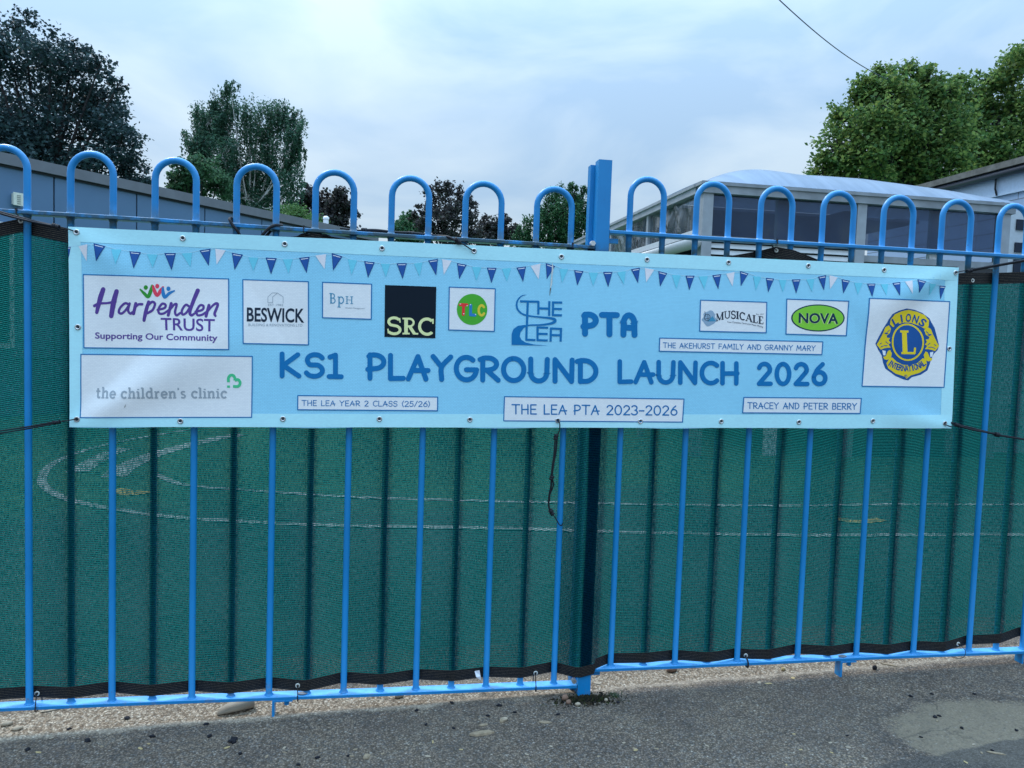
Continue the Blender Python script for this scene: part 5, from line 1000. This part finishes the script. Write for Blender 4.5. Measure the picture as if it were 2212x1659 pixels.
tree('low copper leaved tree inside the seventh hoop', 32, [(1050,488,26),(1085,492,28),(1065,515,36),(1110,510,28),(1035,510,26),(1095,478,14)], 1070, 4200, .14, CB, trunk_r=.14, seed=7, name='copper_beech', group='copper leaved trees')
tree('small deep green tree just right of the sixth hoop', 34, [(872,478,22),(888,470,16),(868,500,28),(900,495,24),(885,520,30)], 880, 3600, .15, GR, trunk_r=.14, seed=8, name='small_tree')
tree('feathery green conifer seen through the eighth hoop, left of the post', 24, [(1200,430,36),(1240,418,24),(1255,445,34),(1215,470,46),(1258,490,40),(1180,460,24),(1160,490,34),(1130,512,30),(1205,512,44),(1238,402,12),(1262,410,12)], 1215, 17000, .10, GR, mode='weep', trunk_r=.16, seed=9, name='conifer_tree', sub=34)
tree('big leafy green tree behind the canopy roof', 20, [(1905,168,34),(1955,165,38),(2005,170,34),(1870,205,40),(1925,215,60),(1990,220,60),(2040,205,32),(1832,258,44),(1895,285,66),(1970,290,75),(2045,285,65),(1806,322,46),(1870,350,60),(1940,370,66),(2020,370,70),(1778,372,36),(1812,398,46),(1900,420,60),(1985,440,60)], 1930, 34000, .115, YG, trunk_r=.30, seed=10, name='lime_tree', sub=44, group='leafy green trees at the right')
tree('taller leafy green tree at the right edge of the picture', 22, [(2058,190,36),(2075,245,44),(2095,215,40),(2140,180,44),(2190,140,44),(2250,130,60),(2110,260,60),(2180,235,72),(2260,250,90),(2090,330,60),(2160,330,75),(2250,380,100),(2110,400,60)], 2180, 26000, .12, YG, trunk_r=.32, seed=11, name='lime_tree', sub=44, group='leafy green trees at the right')
# overhead wire into the right-hand tree
a, c = at(1500, -180, d=9.0), at(1930, 178, d=20.0); b = MB(); pts = [a+(c-a)*t-np.array((0, 0, .25*math.sin(math.pi*t))) for t in np.linspace(0, 1, 24)]
b.tube(pts, .009, 6); tag(b.build('overhead_cable', plain('cable_grey', (.06, .075, .09), .6), smooth=True), 'thin overhead cable running down into the big green tree', 'cable')
# ------------------------------------------------------------------ litter on the ground
STONE = plain('brown_grey_stone', (.25, .215, .175), .8, .2, .22, 60); WOOD = plain('weathered_wood', (.27, .205, .135), .85, .2, .3, 80); CHARC = plain('charred_black', (.016, .016, .020), .9, .2, .4, 200)
PALEST = plain('pale_pebble', (.36, .29, .21), .7, .2, .15, 90); RUST = plain('brown_pebble', (.22, .13, .09), .8, .2, .2, 90); DRY = plain('dry_leaf', (.42, .31, .15), .8, .2, .25, 120)
def gp(u, v, dz=0.0): p = gpt(u, v); p[2] += dz; return p
p = gp(508, 1545)
b = MB(); rot = .42; vs = []; fs = []
prof = [(-.058, .004, .006), (-.050, .012, .013), (-.030, .019, .020), (.0, .025, .026), (.025, .027, .031), (.040, .027, .033), (.047, .022, .028), (.050, .010, .014)]
for (x, hy, hz) in prof:
    for k in range(14):
        a = 2*math.pi*k/14; y, z = hy*math.cos(a), max(-.004, hz*.62+hz*.62*math.sin(a)); vs.append((p[0]+x*math.cos(rot)-y*math.sin(rot), p[1]+.030+x*math.sin(rot)+y*math.cos(rot), p[2]+z))
n = 14
for i in range(len(prof)-1):
    for k in range(n): fs.append((i*n+k, (i+1)*n+k, (i+1)*n+(k+1) % n, i*n+(k+1) % n))
fs += [tuple(range(n)), tuple(range((len(prof)-1)*n, len(prof)*n))[::-1]]; b.add(vs, fs)
tag(b.build('stone', plain('smooth_brown_stone', (.30, .25, .19), .7, .25, .12, 25), smooth=True), 'smooth tapering brown stone pushed under the left bottom rail', 'stone')
def peb(u, v, w, h, mat, label, name='pebble', cat='pebble', rot=.3, group=None, jit=.3, dep=None):
    p = gp(u, v); k = (p[1]-CAM[1])/F/math.cos(.4); b = MB(); rx, rz = w*k*.5, max(.0015, h*k*.5)
    b.blob((p[0], p[1], p[2]+rz*.75), rx, dep or rx*.7, rz, 9, jit, rot); return tag(b.build(name, mat, smooth=True), label, cat, group)
peb(1450, 1450, 26, 12, RUST, 'rounded brown pebble under the rail, right of the centre post')
peb(862, 1506, 20, 10, PALEST, 'flat pale brown pebble on the gravel strip left of the centre post')
peb(1220, 1512, 16, 14, RUST, 'reddish pebble in the moss, left of the post foot'); peb(1228, 1520, 14, 10, RUST, 'darker reddish pebble in the moss just below the other'); peb(1248, 1524, 13, 8, PALEST, 'pale pebble at the front of the moss by the post foot'); peb(1309, 1515, 9, 8, PALEST, 'tiny buff pebble at the right edge of the moss')
peb(14, 1566, 22, 8, PALEST, 'pale pebble on the gravel at the far left edge'); peb(37, 1576, 19, 7, PALEST, 'pale pebble a little in from the far left edge')
peb(1090, 1556, 15, 8, PALEST, 'cream shell shaped pebble beside the wood chip on the tarmac')
peb(1889, 1446, 13, 11, CHARC, 'black crumb at the end of the crack in the right strip'); peb(1692, 1448, 11, 8, DRY, 'orange chip on the gravel strip left of the right foot bracket')
blk = [(329,1592,11,9),(453,1592,11,9),(503,1601,24,10),(519,1629,9,7),(645,1653,9,7),(686,1638,10,8),(920,1566,9,6),(980,1574,9,6),(1053,1547,9,6),(1078,1525,11,8),(752,1634,8,7),(900,1535,10,6),(976,1519,11,6),(1112,1540,9,7),(1205,1544,9,7),(1335,1518,9,7),(1967,1505,10,8),(2013,1500,9,6),(2105,1500,9,6),(2020,1549,15,6),(2078,1574,9,8),(2029,1547,9,6),(2143,1622,9,7),(1830,1590,8,5),(2195,1578,11,6),(275,1552,14,6),(1990,1593,8,5),(445,1565,10,6),(150,1575,9,5),(60,1620,14,7),(190,1600,16,6)]
for i, (u, v, w, h) in enumerate(blk): peb(u, v, w, h*.62, CHARC, 'small black crumb of loose tarmac lying on the ground', 'tarmac_crumb', 'crumb', i*.7, 'loose black tarmac crumbs', .9)
def chipw(u, v, L, wd, ang, mat, label, name='wood_chip', cat='wood chip', th=.0025, group=None):
    p = gp(u, v); k = (p[1]-CAM[1])/F/math.cos(.4); L, wd = L*k, wd*k*1.6; d = np.array((math.cos(ang), math.sin(ang), 0.0)); nn = np.array((-d[1], d[0], 0)); vs = []
    sg = [(-.5, .25), (-.3, .9), (0, 1.0), (.3, .8), (.5, .2)]
    for s_, w in sg:
        c = p+d*L*s_+nn*wd*.08*math.sin(s_*7)
        for q in (-1, 1): vs.append(c+nn*wd*.5*w*q+np.array((0, 0, .001)))
        for q in (1, -1): vs.append(c+nn*wd*.40*w*q+np.array((0, 0, .001+th*(.6+.4*w))))
    fs = [(0, 1, 2, 3), (19, 18, 17, 16)]
    for i in range(4):
        for j in range(4): fs.append((i*4+j, (i+1)*4+j, (i+1)*4+(j+1) % 4, i*4+(j+1) % 4))
    b = MB(); b.add(vs, fs); return tag(b.build(name, mat), label, cat, group)
chipw(1041, 1586, 52, 10, .10, WOOD, 'long weathered wood chip lying on the tarmac below the post', th=.006)
chipw(1085, 1557, 20, 7, 1.1, WOOD, 'short upright leaning wood splinter beside the cream pebble', th=.005); chipw(1044, 1567, 18, 5, .1, WOOD, 'thin pale splinter left of the cream pebble')
chipw(1178, 1561, 26, 6, -.25, WOOD, 'thin curved wood splinter on the tarmac left of the moss'); chipw(792, 1636, 18, 9, .9, WOOD, 'dark brown wood chip near the bottom edge of the picture', th=.004)
chipw(128, 1532, 62, 4, .35, PALEST, 'long pale straw under the left bottom rail', 'straw', 'straw'); chipw(1290, 1477, 16, 7, -.8, PALEST, 'pale wood splinter right of the post foot'); chipw(1920, 1437, 34, 4, -.6, WOOD, 'brown twig below the open loop of cable tie', 'twig', 'twig')
chipw(2152, 1628, 40, 4, -.5, WOOD, 'straw coloured twig on the smooth repair patch', 'twig', 'twig'); chipw(1640, 1475, 12, 5, .8, PALEST, 'small pale leaf scrap on the tarmac below the right panel', 'leaf_scrap', 'leaf', .001); chipw(1713, 1465, 9, 6, .2, DRY, 'orange leaf scrap on the tarmac right of the foot bracket', 'leaf_scrap', 'leaf', .001); chipw(1660, 1477, 16, 4, -.1, DRY, 'yellowish leaf scrap below the right foot bracket', 'leaf_scrap', 'leaf', .001)
rs = random.Random(5)
for i in range(40): chipw(rs.uniform(20, 2190), rs.uniform(1600, 1655) if i % 2 else rs.uniform(1555, 1640), rs.uniform(6, 13), rs.uniform(2.5, 4), rs.uniform(0, 3), rs.choice([DRY, PALEST, WOOD]), 'tiny dry leaf fleck scattered on the tarmac', 'leaf_fleck', 'leaf', .0008, 'dry leaf flecks on the tarmac')
# pale scrap of paper caught at the hem
q = at(1031, 1458, y=-.022); b = MB(); b.add([q+np.array(o) for o in ((-.009, 0, .013), (.006, -.002, .016), (.010, -.006, -.002), (.012, -.004, -.016), (-.004, -.006, -.004), (.002, -.001, .004))], [(0, 4, 5), (0, 5, 1), (5, 2, 1), (5, 4, 2), (4, 3, 2)]); tag(b.build('paper_scrap', plain('white_paper', (.66, .68, .74), .7)), 'crumpled white scrap of paper caught by the netting hem', 'paper')
for u, v, lab in ((656, 1492, 'grey fallen disc on the bottom rail beside the left foot bracket'), (2130, 1392, '')):
    if lab:
        q = at(u, v-2, z=.0062+zl(.75)); b = MB(); b.blob((q[0]+.0, -.006, .0085+zl(q[0])), .016, .010, .003, 12, .1); tag(b.build('flat_pebble', plain('flat_grey', (.17, .18, .20), .7), smooth=True), 'flat grey pebble resting on the bottom rail beside a cable tie', 'pebble')
b = MB(); b.blob((float(at(1820, 1417, y=-.008)[0]), -.008, ZR+.0085), .015, .010, .003, 12, .1); tag(b.build('flat_pebble', plain('flat_grey_right', (.17, .18, .20), .7), smooth=True), 'flat grey pebble on the bottom rail above the right foot bracket', 'pebble')
# moss round the foot of the post
b = MB(); rm = random.Random(3); cpt = gp(1265, 1508)
for i in range(1700):
    a = rm.uniform(0, 6.28); r = abs(rm.gauss(0, 1)); x = cpt[0]+.0+math.cos(a)*r*.072+rm.uniform(-.01, .01); y = cpt[1]-.012+math.sin(a)*r*.026
    if y > -.02 and PX0-.002 < x < PX1+.002: continue
    s_ = rm.uniform(.0025, .0065); h = rm.uniform(.003, .012)*(1.1-min(1, r*.4)); t = rm.uniform(0, 3.1); z = gz(x)
    b.add([(x-s_*math.cos(t), y-s_*math.sin(t), z), (x+s_*math.cos(t), y+s_*math.sin(t), z), (x+rm.uniform(-.003, .003), y+rm.uniform(-.003, .003), z+h)], [(0, 1, 2)], rm.randrange(3))
o = b.build('moss', [plain('moss_dark', (.035, .045, .018), .95, .1), plain('moss_brown', (.06, .045, .028), .95, .1), plain('soil_black', (.025, .024, .022), .95, .1)]); o['kind'] = 'stuff'; o['label'] = 'dark moss and soil round the foot of the centre post'; o['category'] = 'moss'
b = MB()
for i in range(26):
    x = cpt[0]+.095+rm.gauss(0, .012); y = cpt[1]+rm.gauss(0, .006); z = gz(x); h = rm.uniform(.008, .020); t = rm.uniform(0, 6.28); dx, dy = math.cos(t)*.006, math.sin(t)*.006
    b.add([(x-.0012, y, z), (x+.0012, y, z), (x+dx+.0004, y+dy, z+h)], [(0, 1, 2)])
tag(b.build('weed', plain('weed_green', (.05, .09, .05), .8)), 'small green weed sprouting right of the post foot', 'weed')
